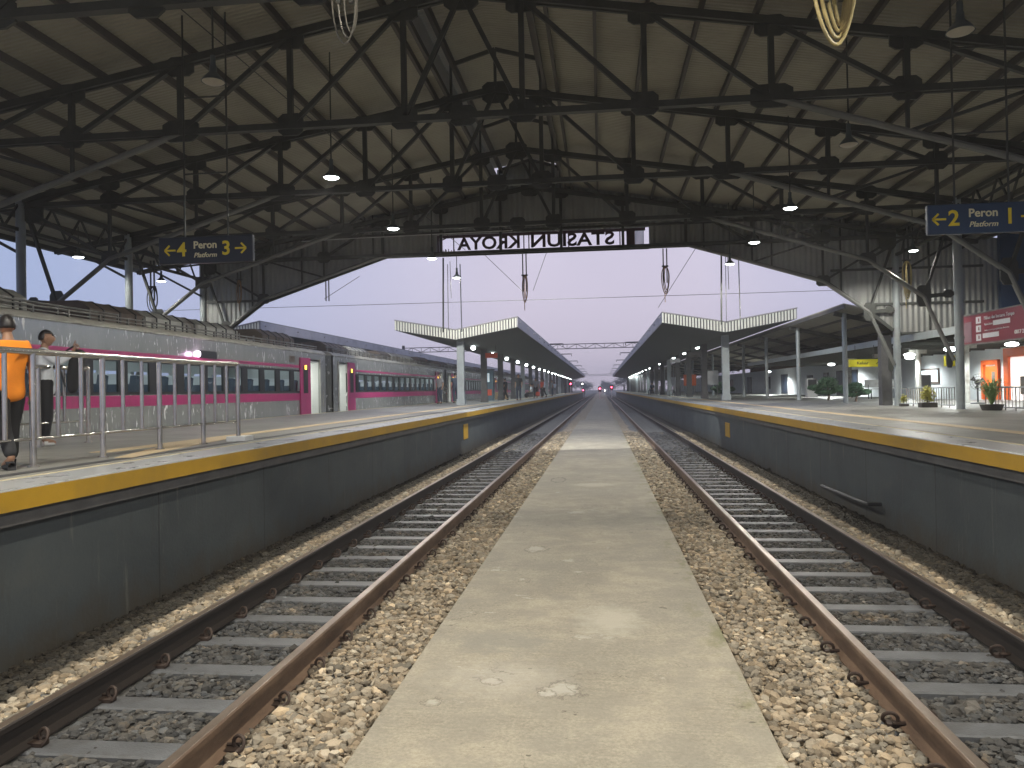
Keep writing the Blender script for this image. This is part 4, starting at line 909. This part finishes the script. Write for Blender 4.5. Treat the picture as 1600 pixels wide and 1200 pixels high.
    if detail:
        for ym in ((d0+d1)/2, (e0+e1)/2): point('lamp_glow', root, (0, ym-y0, 2.65), 45, (1, 1, .9), .1)
        for i, yy in enumerate(ys_):
            s = MB()
            for xx in (-10.2, -11.9):
                s.box(xx-.45, xx+.45, yy+.0, yy+.45, 1.45, 1.75)
                s.prism([(yy+.38, 1.6), (yy+.55, 1.6), (yy+.68, 2.35), (yy+.55, 2.38)], xx-.45, xx+.45, 'X')
            P(s, 'seat', X['seat'])
            c = MB(); 
            for xx in (-10.2, -11.9): c.prism([(yy+.51, 2.2), (yy+.67, 2.15), (yy+.71, 2.40), (yy+.55, 2.42)], xx-.3, xx+.3, 'X')
            P(c, 'seat_cover', X['seatw'])
    b = MB(); yy = d1+.2
    while yy < e0: b.box(XF+.01, XF+.05, yy, yy+.28, 1.97, 2.7); yy += pitch
    b.box(XF+.01, XF+.05, ya+.05, d1+.2, 1.97, 2.7); P(b, 'far_window_pillars', X['interior'])
    # roof gear
    if units:
        zb = ZT+.17
        def ac(a, c, m, h=.36, x0=-11.9, x1=-10.15):
            q = [(x0, zb), (x0, zb+h*.6), (x0+.25, zb+h), (x1-.25, zb+h), (x1, zb+h*.6), (x1, zb)]
            u = P(MB().prism(q, a, c), 'roof_unit', m)
            r_ = MB(); yy = a+.4
            while yy < c-.1: r_.prism([(x0-.02, zb), (x0-.02, zb+h*.6+.01), (x0+.24, zb+h+.02), (x1-.24, zb+h+.02), (x1+.02, zb+h*.6+.01), (x1+.02, zb)], yy, yy+.035); yy += .55
            r_.build('ribs', X['darkgrey'], u)
        ac(y0+8.3, y0+10.1, X['brown'], .42); ac(y0+10.2, y0+14.6, X['unit'], .42); ac(y0+16.2, y0+18.6, X['brown'], .46); ac(y0+1.3, y0+3.6, X['brown'], .40); ac(y0+4.2, y0+6.6, X['unit'], .40)
        b = MB(); yy = y0+9.4
        while yy < y0+15: b.sphere((-10.28, yy, zb+.1), .08, 8, 5, (1, 2, 1)); b.tube([(-10.35, yy+.3, zb+.1), (-10.2, yy+.3, zb+.22), (-10.2, yy+.5, zb+.08)], .018, 6); yy += .8
        b.box(-10.9, -10.3, y0+14.9, y0+16.0, zb, zb+.08)
        P(b, 'roof_fittings', X['unit'], True)
        b = MB(); b.tube([(-9.78, ya+.4, ZT+.25), (-9.78, y1-.4, ZT+.25)], .02, 6); b.tube([(-9.78, ya+.4, ZT+.18), (-9.78, y1-.4, ZT+.18)], .014, 6); b.tube([(-10.0, ya+.4, ZT+.34), (-10.0, y0+9, ZT+.34)], .022, 6)
        yy = ya+.5
        while yy < y1-.4: b.box(-9.80, -9.76, yy, yy+.04, ZT+.09, ZT+.27).box(-10.02, -9.98, yy, yy+.04, ZT+.15, ZT+.35); yy += .9
        b.tube([(-10.4, y0+4.0, zb), (-10.4, y0+4.0, zb+.34), (-10.4, y0+4.9, zb+.34), (-10.4, y0+4.9, zb+.2)], .03, 6)
        P(b, 'roof_pipes', X['grey'], True)
    P(MB().box(-12.3, -9.75, ya+.5, y1-.5, .2, .76), 'underframe', X['darkgrey'])
    P(MB().box(-11.6, -10.2, y1, y1+.36, 1.0, 3.1).box(-11.6, -10.2, ya-.36, ya, 1.0, 3.1), 'gangway', X['darkgrey'])
    return root
LC = 20.4
c1 = carriage(26.4-LC, LC, 'nearest silver train carriage with magenta stripes behind the railing', True)
tl = MB().sphere((1.43, 11.4, 2.75), .07, 12, 8, (.6, 1.2, 1)).build('marker_light', X['trainlight'], c1, True)
MB().box(1.405, 1.43, 11.5, 12.3, 2.66, 2.84).build('destination_display', X['black'], c1)
MB().box(1.405, 1.412, 16.9, 17.3, 2.75, 2.95).build('number_plate', X['brown'], c1)
point('lamp_glow', c1, (1.62, 11.4, 2.75), 3, (1, .6, .95), .05)
carriage(26.4, LC, 'second silver carriage whose open doors meet the first', True, 'g')
carriage(26.4+LC, LC, 'third silver carriage behind the first canopy posts of the left platform', False)
for i in range(2, 7):
    carriage(26.4+LC*i, LC, 'far silver carriage in the row along the left platform', False, None if i > 3 else 'g', 'far carriages of the train')
    
# ================================================================== KIOSK, BOXES, BENCHES
root = empty('information_kiosk', (-7.6, 51.5, 1.27), 'blue grey kiosk cabinet with red panel under the left canopy', 'kiosk')
MB().box(-.38, .38, -.3, .3, 0, 2.05).build('cabinet', X['kiosk'], root); MB().box(-.22, .14, -.32, -.302, 1.25, 1.85).build('notice_board', X['screen'], root)
MB().box(-.2, .28, -.32, -.302, .35, .75).build('red_panel', X['clothR'], root); MB().box(-.42, .42, -.34, .34, 2.05, 2.12).build('top_board', X['darkgrey'], root)
root = empty('cardboard_box', (-7.5, 57.6, 1.27), 'brown cardboard box on the left platform past the kiosk', 'box')
MB().box(-.45, .45, -.3, .3, 0, .55).build('carton', X['card'], root); MB().box(-.46, .46, -.02, .02, .551, .556).build('tape', X['cream'], root)
def bench(x, y, rz, lb):
    root = empty('bench', (x, y, 1.27), lb, 'bench', None, rz)
    MB().box(-.8, .8, -.2, .22, .42, .46).build('seat', X['grey'], root); MB().box(-.8, .8, .22, .26, .5, .85).build('backrest', X['grey'], root)
    for s in (-1, 1): MB().bar((s*.65, -.15, 0), (s*.65, -.15, .42), .04).bar((s*.65, .2, 0), (s*.65, .25, .8), .04).build('leg', X['darkgrey'], root)
bench(-5.9, 66, PI/2, 'grey metal bench holding the seated group on the left platform')
bench(5.3, 60, -PI/2, 'grey metal bench on the right platform nearer the viewer'); bench(5.3, 74, -PI/2, 'grey metal bench on the right platform farther off')
bench(12.6, 36, 0, 'long metal bench in front of the white wall by the clipped trees')
for x, y, w_, m_, lb in ((10.6, 40.5, .5, X['white'], 'white cabinet by the wall beyond the clipped trees'), (12.9, 32.6, .4, X['grey'], 'grey cabinet standing under the brown window')):
    root = empty('cabinet', (x, y, 1.27), lb, 'cabinet'); MB().box(-w_/2, w_/2, -.2, .2, .05, 1.0).build('case', m_, root); MB().box(-w_/2+.04, w_/2-.04, -.21, -.2, .55, .95).build('front_panel', X['darkgrey'], root)

for (x, y, z, lb, m_) in ((-6.2, 43.5, 3.95, 'small dark red board hanging under the left canopy', X['clothR']), (5.6, 47, 3.9, 'small grey board hanging under the right canopy', X['grey']), (5.4, 57, 3.9, 'pale board hanging farther under the right canopy', X['white'])):
    root = empty('hanging_board', (x, y, z), lb, 'hanging sign'); MB().box(-.35, .35, -.04, .04, -.14, .14).build('panel', m_, root); MB().tube([(-.25, 0, .14), (-.25, 0, .55)], .015, 6).tube([(.25, 0, .14), (.25, 0, .55)], .015, 6).build('hanger', X['truss'], root)
for (x, y, lb, m_) in ((6.9, 50, 'upright white notice board between the right canopy columns', X['white']), (7.2, 64, 'upright orange notice board on the right platform', X['orange']), (7.4, 78, 'upright pale notice board farther along the right platform', X['whitewall'])):
    root = empty('notice_board', (x, y, 1.27), lb, 'notice board'); MB().box(-.5, .5, -.04, .04, .8, 1.7).build('panel', m_, root); MB().box(-.45, -.4, -.03, .03, 0, .8).box(.4, .45, -.03, .03, 0, .8).build('leg', X['grey'], root)
# ================================================================== PLANTS
def leaves(n, c, r, size, sq=(1, 1, 1), shell=.55):
    b = MB()
    for i in range(n):
        d = Vector(rng.normal(0, 1, 3)).normalized(); k = random.uniform(shell, 1)
        p = Vector((c[0]+d.x*r*k*sq[0], c[1]+d.y*r*k*sq[1], c[2]+d.z*r*k*sq[2])); u = Vector(rng.normal(0, 1, 3)).normalized(); w = u.orthogonal().normalized()
        s = size*random.uniform(.6, 1.3); b.add([p-u*s, p+w*s*.5, p+u*s, p-w*s*.5], [(0, 1, 2, 3)])
    return b
def topiary(x, y, s, lb):
    root = empty('clipped_tree', (x, y, 1.27), lb, 'tree')
    MB().tube([(0, 0, 0), (.06, 0, .35*s), (-.04, 0, .7*s)], [.05, .04, .03], 8).build('trunk', X['bark'], root, True)
    t = MB()
    for c, r, sq in (((0, 0, .85*s), .42*s, (1.15, 1, .7)), ((-.55*s, .1, .62*s), .3*s, (1.3, 1, .5)), ((.52*s, 0, .55*s), .3*s, (1.2, 1, .6)), ((-.1*s, .1, .4*s), .33*s, (1.5, 1, .4))):
        q = leaves(1500, c, r, .042, sq, .45); t.add(q.v, q.f)
    t.build('crown', X['leafD'], root)
topiary(9.55, 33.9, .88, 'large clipped tree in cloud-like tufts beside the slim post'); topiary(9.75, 31.0, .66, 'smaller clipped tree between the slim posts near the exit sign')
topiary(8.0, 52, .9, 'dark shrub beyond the right canopy column')
def potted(x, y, lb, m, kind):
    root = empty('potted_plant', (x, y, 1.27), lb, 'potted plant')
    if kind == 'box': MB().box(-.2, .2, -.13, .13, 0, .13).build('planter', X['pot'], root)
    else: MB().lathe([(0, 0), (.2, 0), (.25, .14), (.23, .14), (.2, .1), (0, .1)], n=16).build('planter', X['pot'], root, True)
    b = MB()
    if kind == 'box':
        q = leaves(420, (0, 0, .36), .2, .045, (1, .8, 1.25), .1); b.add(q.v, q.f)
        MB().tube([(0, 0, .1), (0, 0, .4)], .012, 6).build('stem', X['bark'], root)
    else:
        for i in range(90):
            a = random.uniform(0, 2*PI); r = random.uniform(.12, .42); h = random.uniform(.28, .62)
            P = [Vector((math.cos(a)*r*f, math.sin(a)*r*f, .1+h*math.sin(f*2.0)/.95)) for f in (0, .35, .7, 1)]
            for p, q in zip(P, P[1:]):
                w = Vector((-math.sin(a), math.cos(a), 0))*.016; b.add([p-w, p+w, q+w*.7, q-w*.7], [(0, 1, 2, 3)])
    b.build('foliage', m, root); return root
potted(8.75, 21.9, 'yellow green croton in a dark box planter at the slatted fence', X['leafY'], 'box')
potted(8.95, 18.9, 'spreading pale green palm in a round pot by the fence', X['leafG'], 'pot')
pp_ = potted(8.66, 23.3, 'small yellowish plant by the foot of the first round column', X['leafY'], 'box'); pp_.scale = (.55, .55, .6)
root = empty('stand_fan', (11.4, 24.9, 1.27), 'big round stand fan in front of the white wall', 'fan')
MB().tube([(0, 0, 0), (0, 0, .62)], .025, 8).lathe([(.0, 0), (.2, 0), (.2, .03), (0, .05)]).build('stand', X['darkgrey'], root, True)
b = MB()
for r in (.25, .17, .09): b.tube([(math.cos(a)*r, -.06, .66+math.sin(a)*r) for a in [2*PI*i/24 for i in range(25)]], .006, 5)
for i in range(20): a = 2*PI*i/20; b.tube([(0, -.1, .66), (math.cos(a)*.25, -.06, .66+math.sin(a)*.25)], .003, 4)
b.build('cage', X['grey'], root)
b = MB()
for i in range(3):
    a = 2*PI*i/3+.4; b.add([(0, 0, .66), (math.cos(a-.35)*.22, -.02, .66+math.sin(a-.35)*.22), (math.cos(a+.35)*.22, .02, .66+math.sin(a+.35)*.22)], [(0, 1, 2)])
b.build('blade', X['darkgrey'], root); MB().sphere((0, 0, .66), .09, 12, 8, (1, .8, 1)).build('motor', X['black'], root, True)

# ================================================================== SIGNALS, GANTRIES, FAR THINGS
def signal(x, y, h, lamp, lb):
    root = empty('signal_post', (x, y, 0), lb, 'railway signal')
    MB().tube([(0, 0, 0), (0, 0, h)], .09, 8).build('mast', X['white'], root, True); MB().box(-.3, .3, -.05, .1, h-.1, h+1.0).build('head', X['black'], root)
    MB().sphere((0, -.12, h+.55), .14, 12, 8, (1, .5, 1)).build('lamp', lamp, root, True); point('lamp_glow', root, (0, -.6, h+.55), 12, (1, .1, .2) if lamp is X['redlamp'] else (1, 1, 1), .2)
signal(-.28, 152, 1.45, X['redlamp'], 'red signal on a short white post at the end of the middle path')
signal(2.15+1.8-1.75, 166, 1.7, X['redlamp'], 'brighter red signal right of the middle path end')
signal(-4.3, 185, 1.2, X['redlamp'], 'red signal at the end of the left platform')
signal(-5.9, 150, 2.5, X['redlamp'], 'small red signal above the end of the left platform')
signal(1.1, 240, .9, X['whitelamp'], 'pair of distant white lights between the rails')
signal(-4.6, 190, 2.7, X['whitelamp'], 'white light under the end of the left canopy')
def gantry(y, z, x0, x1, lb):
    root = empty('gantry', (x0, y, 0), lb, 'overhead gantry'); W_ = x1-x0; h = .55
    b = MB(); b.bar((0, 0, z), (W_, 0, z), .09, .09).bar((0, 0, z-h), (W_, 0, z-h), .09, .09); n = int(W_/1.1)
    for i in range(n): a, c = W_*i/n, W_*(i+1)/n; b.bar((a, 0, z if i % 2 else z-h), (c, 0, z-h if i % 2 else z), .06); b.bar((a, 0, z-h), (a, 0, z), .05)
    b.build('lattice_beam', X['darkgrey'], root); MB().bar((0, 0, 0), (0, 0, z+.3), .3).build('post', X['darkgrey'], root); MB().bar((W_, 0, 0), (W_, 0, z+.3), .3).build('post', X['darkgrey'], root)
gantry(92, 7.35, -24, 10.5, 'dark lattice gantry spanning the tracks between the canopies'); gantry(290, 7.5, -18, 15, 'far pale gantry over the tracks near the horizon')
for i, y in enumerate((62, 80, 100, 120, 140, 160, 180)):
    for s, x in ((-1, -3.75), (1, 2.75)):
        b = MB().tube([(x+s*.3, y, 5.3), (x+s*.3, y, 5.62), (x-s*.75, y, 5.62), (x-s*.75, y, 5.38)], .05, 6)
        tag(b.build('water_arm', X['darkgrey']), 'bent dark pipe arm reaching over the track from the %s canopy edge' % ('left' if s < 0 else 'right'), 'pipe arm', 'pipe arms along the %s canopy edge' % ('left' if s < 0 else 'right'))
def fartree(x, y, h, r, lb):
    root = empty('tree', (x, y, -.5), lb, 'tree'); MB().tube([(0, 0, 0), (0, 0, h*.5)], [.5, .25], 8).build('trunk', X['bark'], root)
    t = MB()
    for i in range(9):
        c = (random.uniform(-r, r)*.7, random.uniform(-r, r)*.5, h*random.uniform(.42, .85)); q = leaves(160, c, r*.45, .35, (1.2, 1, .8), .2); t.add(q.v, q.f)
    t.build('crown', X['tree'], root)
far = [(-52, 330, 10, 9), (-40, 330, 9, 8), (-28, 340, 12, 9), (-17, 350, 9, 7), (10, 340, 9, 6), (20, 335, 13, 9), (33, 330, 10, 8), (48, 330, 11, 9), (-70, 320, 9, 9), (-9, 420, 7, 6), (4, 430, 7, 5)]
nm = ['far left', 'left', 'tallest on the left', 'nearest the tracks on the left', 'nearest the tracks on the right', 'tallest on the right', 'right', 'far right', 'outermost left', 'small one left of the line end', 'small one right of the line end']
for (x, y, h, r), k in zip(far, nm): fartree(x, y, h, r, 'hazy distant tree on the horizon, '+k)

# ================================================================== PEOPLE
def skinmesh(verts, edges, radii, sub=2, root=0):
    me = bpy.data.meshes.new('sk'); me.from_pydata(verts, edges, []); o = bpy.data.objects.new('sk', me); COL.objects.link(o)
    md = o.modifiers.new('s', 'SKIN'); md.use_smooth_shade = True
    for i, v in enumerate(me.skin_vertices[0].data):
        r = radii[i]; v.radius = r if isinstance(r, tuple) else (r, r); v.use_root = (i == root)
    sb = o.modifiers.new('u', 'SUBSURF'); sb.levels = sub; sb.render_levels = sub
    bpy.context.view_layer.update()
    r = bpy.data.meshes.new_from_object(o.evaluated_get(bpy.context.evaluated_depsgraph_get())); bpy.data.objects.remove(o); return r
def join(meshes, name, m, parent):
    bm = bmesh.new()
    for me in meshes: bm.from_mesh(me)
    out_ = bpy.data.meshes.new(name); bm.to_mesh(out_); bm.free(); out_.materials.clear(); out_.materials.append(m)
    out_.polygons.foreach_set('use_smooth', [True]*len(out_.polygons)); o = bpy.data.objects.new(name, out_); COL.objects.link(o); o.parent = parent; return o
def chain(names, J, R, extra=0, sub=2):
    idx = {}; V = []; E = []; RR = []
    for a, b_ in names:
        for k in (a, b_):
            if k not in idx: idx[k] = len(V); V.append(J[k]); r = R[k]; RR.append((r[0]+extra, r[1]+extra) if isinstance(r, tuple) else r+extra)
        E.append((idx[a], idx[b_]))
    return skinmesh(V, E, RR, sub)
def person(x, y, rz, h, lb, shirt, trousers, pose='stand', shoes='clothK', hands=False, arms=None, z=1.27, hair='short', long_sleeve=False, sub=1, yaw=0, hem=.15):
    root = empty('person', (x, y, z), lb, 'person', None, rz); s = h/1.7
    J = {'pel': (0, 0, .93), 'wai': (0, .0, 1.08), 'che': (0, .0, 1.28), 'col': (0, -.01, 1.42), 'nek': (0, .0, 1.48), 'hb': (0, .02, 1.56)}
    R = {'pel': (.15, .11), 'wai': (.135, .10), 'che': (.155, .11), 'col': (.09, .07), 'nek': .052, 'hb': .05}
    sit = pose == 'sit'
    for t, sx in (('l', -1), ('r', 1)):
        st = {'stand': 0, 'walk': .26*sx, 'sit': 0}[pose]
        J[t+'hip'] = (sx*.09, 0, .88); J[t+'kne'] = (sx*.10, .03+st*.5, .48); J[t+'ank'] = (sx*.10, -.02+st*(1.1 if st < 0 else .8), .085+(.05 if st < 0 else 0)); J[t+'toe'] = (sx*.115, .13+st*(1.0 if st < 0 else .85), .04)
        if sit: J[t+'kne'] = (sx*.12, .42, .90); J[t+'ank'] = (sx*.12, .42, .48); J[t+'toe'] = (sx*.13, .56, .44)
        J[t+'sho'] = (sx*.18, 0, 1.39); J[t+'elb'] = (sx*.235, -.03, 1.11); J[t+'wri'] = (sx*.225, .06+st*-.4, .87); J[t+'han'] = (sx*.22, .08+st*-.45, .80)
        R[t+'hip'] = .10; R[t+'kne'] = .062; R[t+'ank'] = .042; R[t+'toe'] = .036; R[t+'sho'] = .062; R[t+'elb'] = .042; R[t+'wri'] = .028; R[t+'han'] = (.038, .022)
        if sit: J[t+'wri'] = (sx*.17, .25, .97); J[t+'han'] = (sx*.15, .33, .95)
    if arms:
        for k, v in arms.items(): J[k] = v
    if sit: 
        for k in list(J): J[k] = (J[k][0], J[k][1], J[k][2]-.43)
    for k in J: J[k] = tuple(c*s for c in J[k])
    for k in R: R[k] = tuple(c*s for c in R[k]) if isinstance(R[k], tuple) else R[k]*s
    E = [('pel', 'wai'), ('wai', 'che'), ('che', 'col'), ('col', 'nek'), ('nek', 'hb')]
    for t in 'lr': E += [('pel', t+'hip'), (t+'hip', t+'kne'), (t+'kne', t+'ank'), (t+'ank', t+'toe'), ('che', t+'sho'), (t+'sho', t+'elb'), (t+'elb', t+'wri'), (t+'wri', t+'han')]
    Rb = {k: (tuple(c*.8 for c in v) if isinstance(v, tuple) and k in ('pel', 'wai', 'che') else v*.82 if k[1:] in ('hip', 'kne') else v) for k, v in R.items()}
    parts = [chain(E, J, Rb, 0, sub)]
    # head with brow, nose, chin and ears
    hc = Vector((0, .035*s, J['hb'][2]+.045*s)); b = MB().sphere((0, 0, 0), .1*s, 16, 12)
    vs = []
    for (u, v, w) in b.v:
        k = 1.0
        uu, vv, ww = u*.76, v*.95, w*1.16
        if w < 0: uu *= 1+.25*w/(.1*s); vv = vv*(1+.12*w/(.1*s))+.012*s*(-w/(.1*s))
        if v > .06*s and abs(u) < .02*s and -.045*s < w < .02*s: vv += .022*s*(1-abs(u)/(.03*s))
        vs.append((uu, vv, ww))
    rh = Matrix.Rotation(yaw, 3, 'Z')
    b.v = [tuple(hc+rh @ Vector(p)) for p in vs]
    for sx in (-1, 1):
        eb = MB().sphere((0, 0, 0), .03*s, 8, 6, (.35, .7, 1.1)); b.add([tuple(hc+rh @ Vector((sx*.078*s+p[0], -.005*s+p[1], -.01*s+p[2]))) for p in eb.v], eb.f)
    hm = bpy.data.meshes.new('h'); hm.from_pydata(b.v, [], b.f); parts.append(hm)
    # hands with fingers
    if hands:
        for t, sx in (('l', -1), ('r', 1)):
            wv = Vector(J[t+'wri']); hv = Vector(J[t+'han']); d = (hv-wv).normalized(); side = Vector((0, 1, 0)) if abs(d.y) < .7 else Vector((0, 0, 1)); side = (side-d*side.dot(d)).normalized(); nrm = d.cross(side)*-sx
            for k in range(4):
                o_ = (k-1.5)*.019*s; base = hv+side*o_; ln = (.066, .075, .07, .055)[k]*s; cur = .35 if not (arms and t == 'r' and k == 0) else 0
                if arms and t == 'r' and k > 0: cur = 1.5
                p1 = base+d*.02*s; p2 = p1+(d*math.cos(cur*.6)+nrm*math.sin(cur*.6))*ln*.5; p3 = p2+(d*math.cos(cur*1.4)+nrm*math.sin(cur*1.4))*ln*.5
                parts.append(skinmesh([tuple(base), tuple(p1), tuple(p2), tuple(p3)], [(0, 1), (1, 2), (2, 3)], [.0095*s, .009*s, .008*s, .0068*s], 1))
            tb = hv-d*.03*s+side*.02*s; parts.append(skinmesh([tuple(tb), tuple(tb+side*.03*s+d*.02*s), tuple(tb+side*.035*s+d*.05*s)], [(0, 1), (1, 2)], [.011*s, .0095*s, .008*s], 1))
    body = join(parts, 'body', X['skin'], root)
    Es = [('pel', 'wai'), ('wai', 'che'), ('che', 'col')]; J2 = dict(J); R2 = dict(R)
    for t in 'lr':
        a = Vector(J[t+'sho']); c = Vector(J[t+'elb']); J2[t+'slv'] = tuple(a+(c-a)*.75); R2[t+'slv'] = .058*s
        R2[t+'elb'] = .048*s; R2[t+'wri'] = .036*s
        Es += [('che', t+'sho')]+([(t+'sho', t+'elb'), (t+'elb', t+'wri')] if long_sleeve else [(t+'sho', t+'slv')])
    J2['pel'] = (J['pel'][0], J['pel'][1], J['pel'][2]-hem*s*(0 if sit else 1)); R2['pel'] = ((.172+.06*(hem-.15))*s, (.138+.05*(hem-.15))*s); R2['wai'] = (.15*s, .12*s)
    join([chain(Es, J2, R2, .016*s, sub)], 'shirt', X[shirt], root)
    Et = [('pel', 'wai')]; R3 = dict(R); J3 = dict(J); J3['wai'] = tuple(Vector(J['pel'])+Vector((0, 0, .13*s))); R3['wai'] = (.14*s, .105*s); R3['pel'] = (.145*s, .115*s)
    for t in 'lr': Et += [('pel', t+'hip'), (t+'hip', t+'kne'), (t+'kne', t+'ank')]; R3[t+'ank'] = .058*s; R3[t+'kne'] = .068*s
    join([chain(Et, J3, R3, .012*s, sub)], 'trousers', X[trousers], root)
    for t in 'lr':
        a = Vector(J[t+'ank']); c = Vector(J[t+'toe']); hl = a+(a-c)*.25; hl.z = c.z
        join([skinmesh([tuple(hl), tuple(c), tuple((a+c)/2+Vector((0, 0, .02*s)))], [(0, 1), (0, 2)], [(.045*s, .04*s), (.045*s, .036*s), (.045*s, .035*s)], 1)], 'shoe', X[shoes], root)
    # hair cap
    hb = MB().sphere((0, 0, 0), .107*s, 16, 12); keep = []
    rr_h = random.Random(int(abs(x*100+y*37))); vs = [(u*.765*(1+rr_h.uniform(-.035, .035)), v*.965*(1+rr_h.uniform(-.03, .03))-.008*s, w*1.13*(1+rr_h.uniform(-.02, .03))+.004*s) for u, v, w in hb.v]
    def ok(f):
        c = sum((Vector(vs[i]) for i in f), Vector())/len(f); return c.z > (-.02*s if c.y < .0 else .05*s) if hair == 'short' else c.z > (-.10*s if c.y < .03*s else .045*s)
    fs_ = [f for f in hb.f if ok(f)]; hb2 = MB(); hb2.v = [tuple(hc+rh @ Vector(p)) for p in vs]; hb2.f = fs_
    if hair == 'long': hb2.tube([tuple(hc+Vector((0, -.07*s, 0))), tuple(hc+Vector((0, -.10*s, -.15*s))), tuple(hc+Vector((0, -.09*s, -.32*s)))], [.08*s, .085*s, .05*s], 12)
    o = hb2.build('hair', X['hair'], root, True); sm = o.modifiers.new('s', 'SOLIDIFY'); sm.thickness = .006*s
    return root
# the two people at the left railing
person(-5.53, 6.62, math.radians(62), 1.42, 'person in a bright orange t-shirt walking past the railing at the left edge', 'shirtO', 'clothK', 'walk', 'clothK', True, hair='short', sub=2, hem=.20)
ar = {'relb': (.36, .16, 1.22), 'rwri': (.34, .34, 1.40), 'rhan': (.335, .37, 1.47)}
person(-7.6, 9.75, math.radians(-48), 1.57, 'person in a white shirt raising a pointing finger beside the train', 'shirtW', 'clothK', 'stand', 'shoeW', True, ar, hair='short', long_sleeve=True, sub=2, yaw=math.radians(-20), hem=.22)
bp = empty('backpack', (-7.27, 9.85, 1.98), 'tall black rounded bag at the chest of the person in white', 'bag')
b = MB(); 
q = skinmesh([(0, 0, .0), (.04, 0, .3), (.09, .02, .52), (.12, .02, .62)], [(0, 1), (1, 2), (2, 3)], [(.07, .06), (.12, .09), (.13, .10), (.09, .08)], 2); join([q], 'bag_body', X['clothK'], bp)
MB().tube([(-.1, 0, .1), (-.16, -.02, .35), (-.05, -.03, .6), (.05, -.02, .66)], .014, 6).build('strap', X['black'], bp, True)
P_ = [(-8.75, 41.2, 2.6, 1.62, 'person in grey standing in the bright second train doorway', 'clothG', 'clothN', 'stand'),
      (-8.1, 42.3, .3, 1.68, 'person in dark clothes standing just left of the first canopy column', 'clothN', 'clothN', 'stand'),
      (-5.4, 50.3, 2.9, 1.72, 'person in a black jacket standing near the platform edge with legs apart', 'clothK', 'clothN', 'stand'),
      (-6.6, 52.8, 1.2, 1.5, 'person in black bending beside a canopy column', 'clothK', 'clothK', 'walk'),
      (-7.5, 60.5, 1.8, 1.5, 'person in orange red beyond the kiosk', 'clothR', 'clothG', 'sit'),
      (-5.95, 65.4, 1.57, 1.6, 'seated person in white on the left bench', 'shirtW', 'clothK', 'sit'),
      (-5.95, 66.6, 1.57, 1.6, 'seated person in grey on the left bench', 'clothG', 'clothK', 'sit'),
      (-5.3, 62.4, 2.9, 1.62, 'standing person in a grey top in front of the left bench', 'clothG', 'clothK', 'stand'),
      (-5.1, 66.5, 2.2, 1.6, 'standing person in red and black past the left bench', 'clothR', 'clothK', 'stand'),
      (-5.2, 70.0, 1.4, 1.62, 'standing person in white and black among the group', 'shirtW', 'clothK', 'walk'),
      (-5.0, 79.0, 1.8, 1.65, 'lone person in grey with a dark bag farther along the left platform', 'clothG', 'clothN', 'stand'),
      (-5.2, 112, 1.8, 1.65, 'tiny distant person in dark clothes far down the left platform', 'clothN', 'clothN', 'stand'),
      (-5.9, 98, .8, 1.65, 'tiny distant person in pale clothes far down the left platform', 'shirtW', 'clothG', 'stand'),
      (5.2, 80.0, 2.4, 1.65, 'person in dark clothes sitting far down the right platform', 'clothN', 'clothN', 'sit'),
      (10.7, 17.7, 2.6, 1.5, 'seated person with black hair behind the right fence', 'clothG', 'clothN', 'sit')]
for i, (x, y, rz, h, lb, a, c, po) in enumerate(P_): person(x, y, rz, h, lb, a, c, po, z=1.27 if po != 'sit' or x > 5 or y < 62 else 1.27)
o = join([skinmesh([(0, 0, .15), (0, 0, .55)], [(0, 1)], [(.2, .16), (.17, .13)], 1)], 'bag_body', X['clothR'], empty('luggage', (-4.95, 60.0, 1.27), 'big red bag standing before the left bench group', 'bag'))
o = join([skinmesh([(0, 0, .12), (0, 0, .42)], [(0, 1)], [(.14, .12), (.13, .11)], 1)], 'bag_body', X['clothK'], empty('luggage', (-5.6, 57.2, 1.27), 'small black bag on the left platform past the standing person', 'bag'))

# ================================================================== HAZE
hz = MB().box(-120, 120, -20, 520, -1.5, 16).build('haze', X['white']); hz['kind'] = 'stuff'
hm_ = bpy.data.materials.new('haze_air'); hm_.use_nodes = True; t = hm_.node_tree; t.nodes.clear()
o_ = nn(t, 'ShaderNodeOutputMaterial'); v_ = nn(t, 'ShaderNodeVolumePrincipled'); v_.inputs['Density'].default_value = .0012; v_.inputs['Color'].default_value = (.95, .93, .98, 1)
t.links.new(v_.outputs[0], o_.inputs['Volume']); hz.data.materials.clear(); hz.data.materials.append(hm_)
hz['label'] = 'pale lavender evening haze over the station'
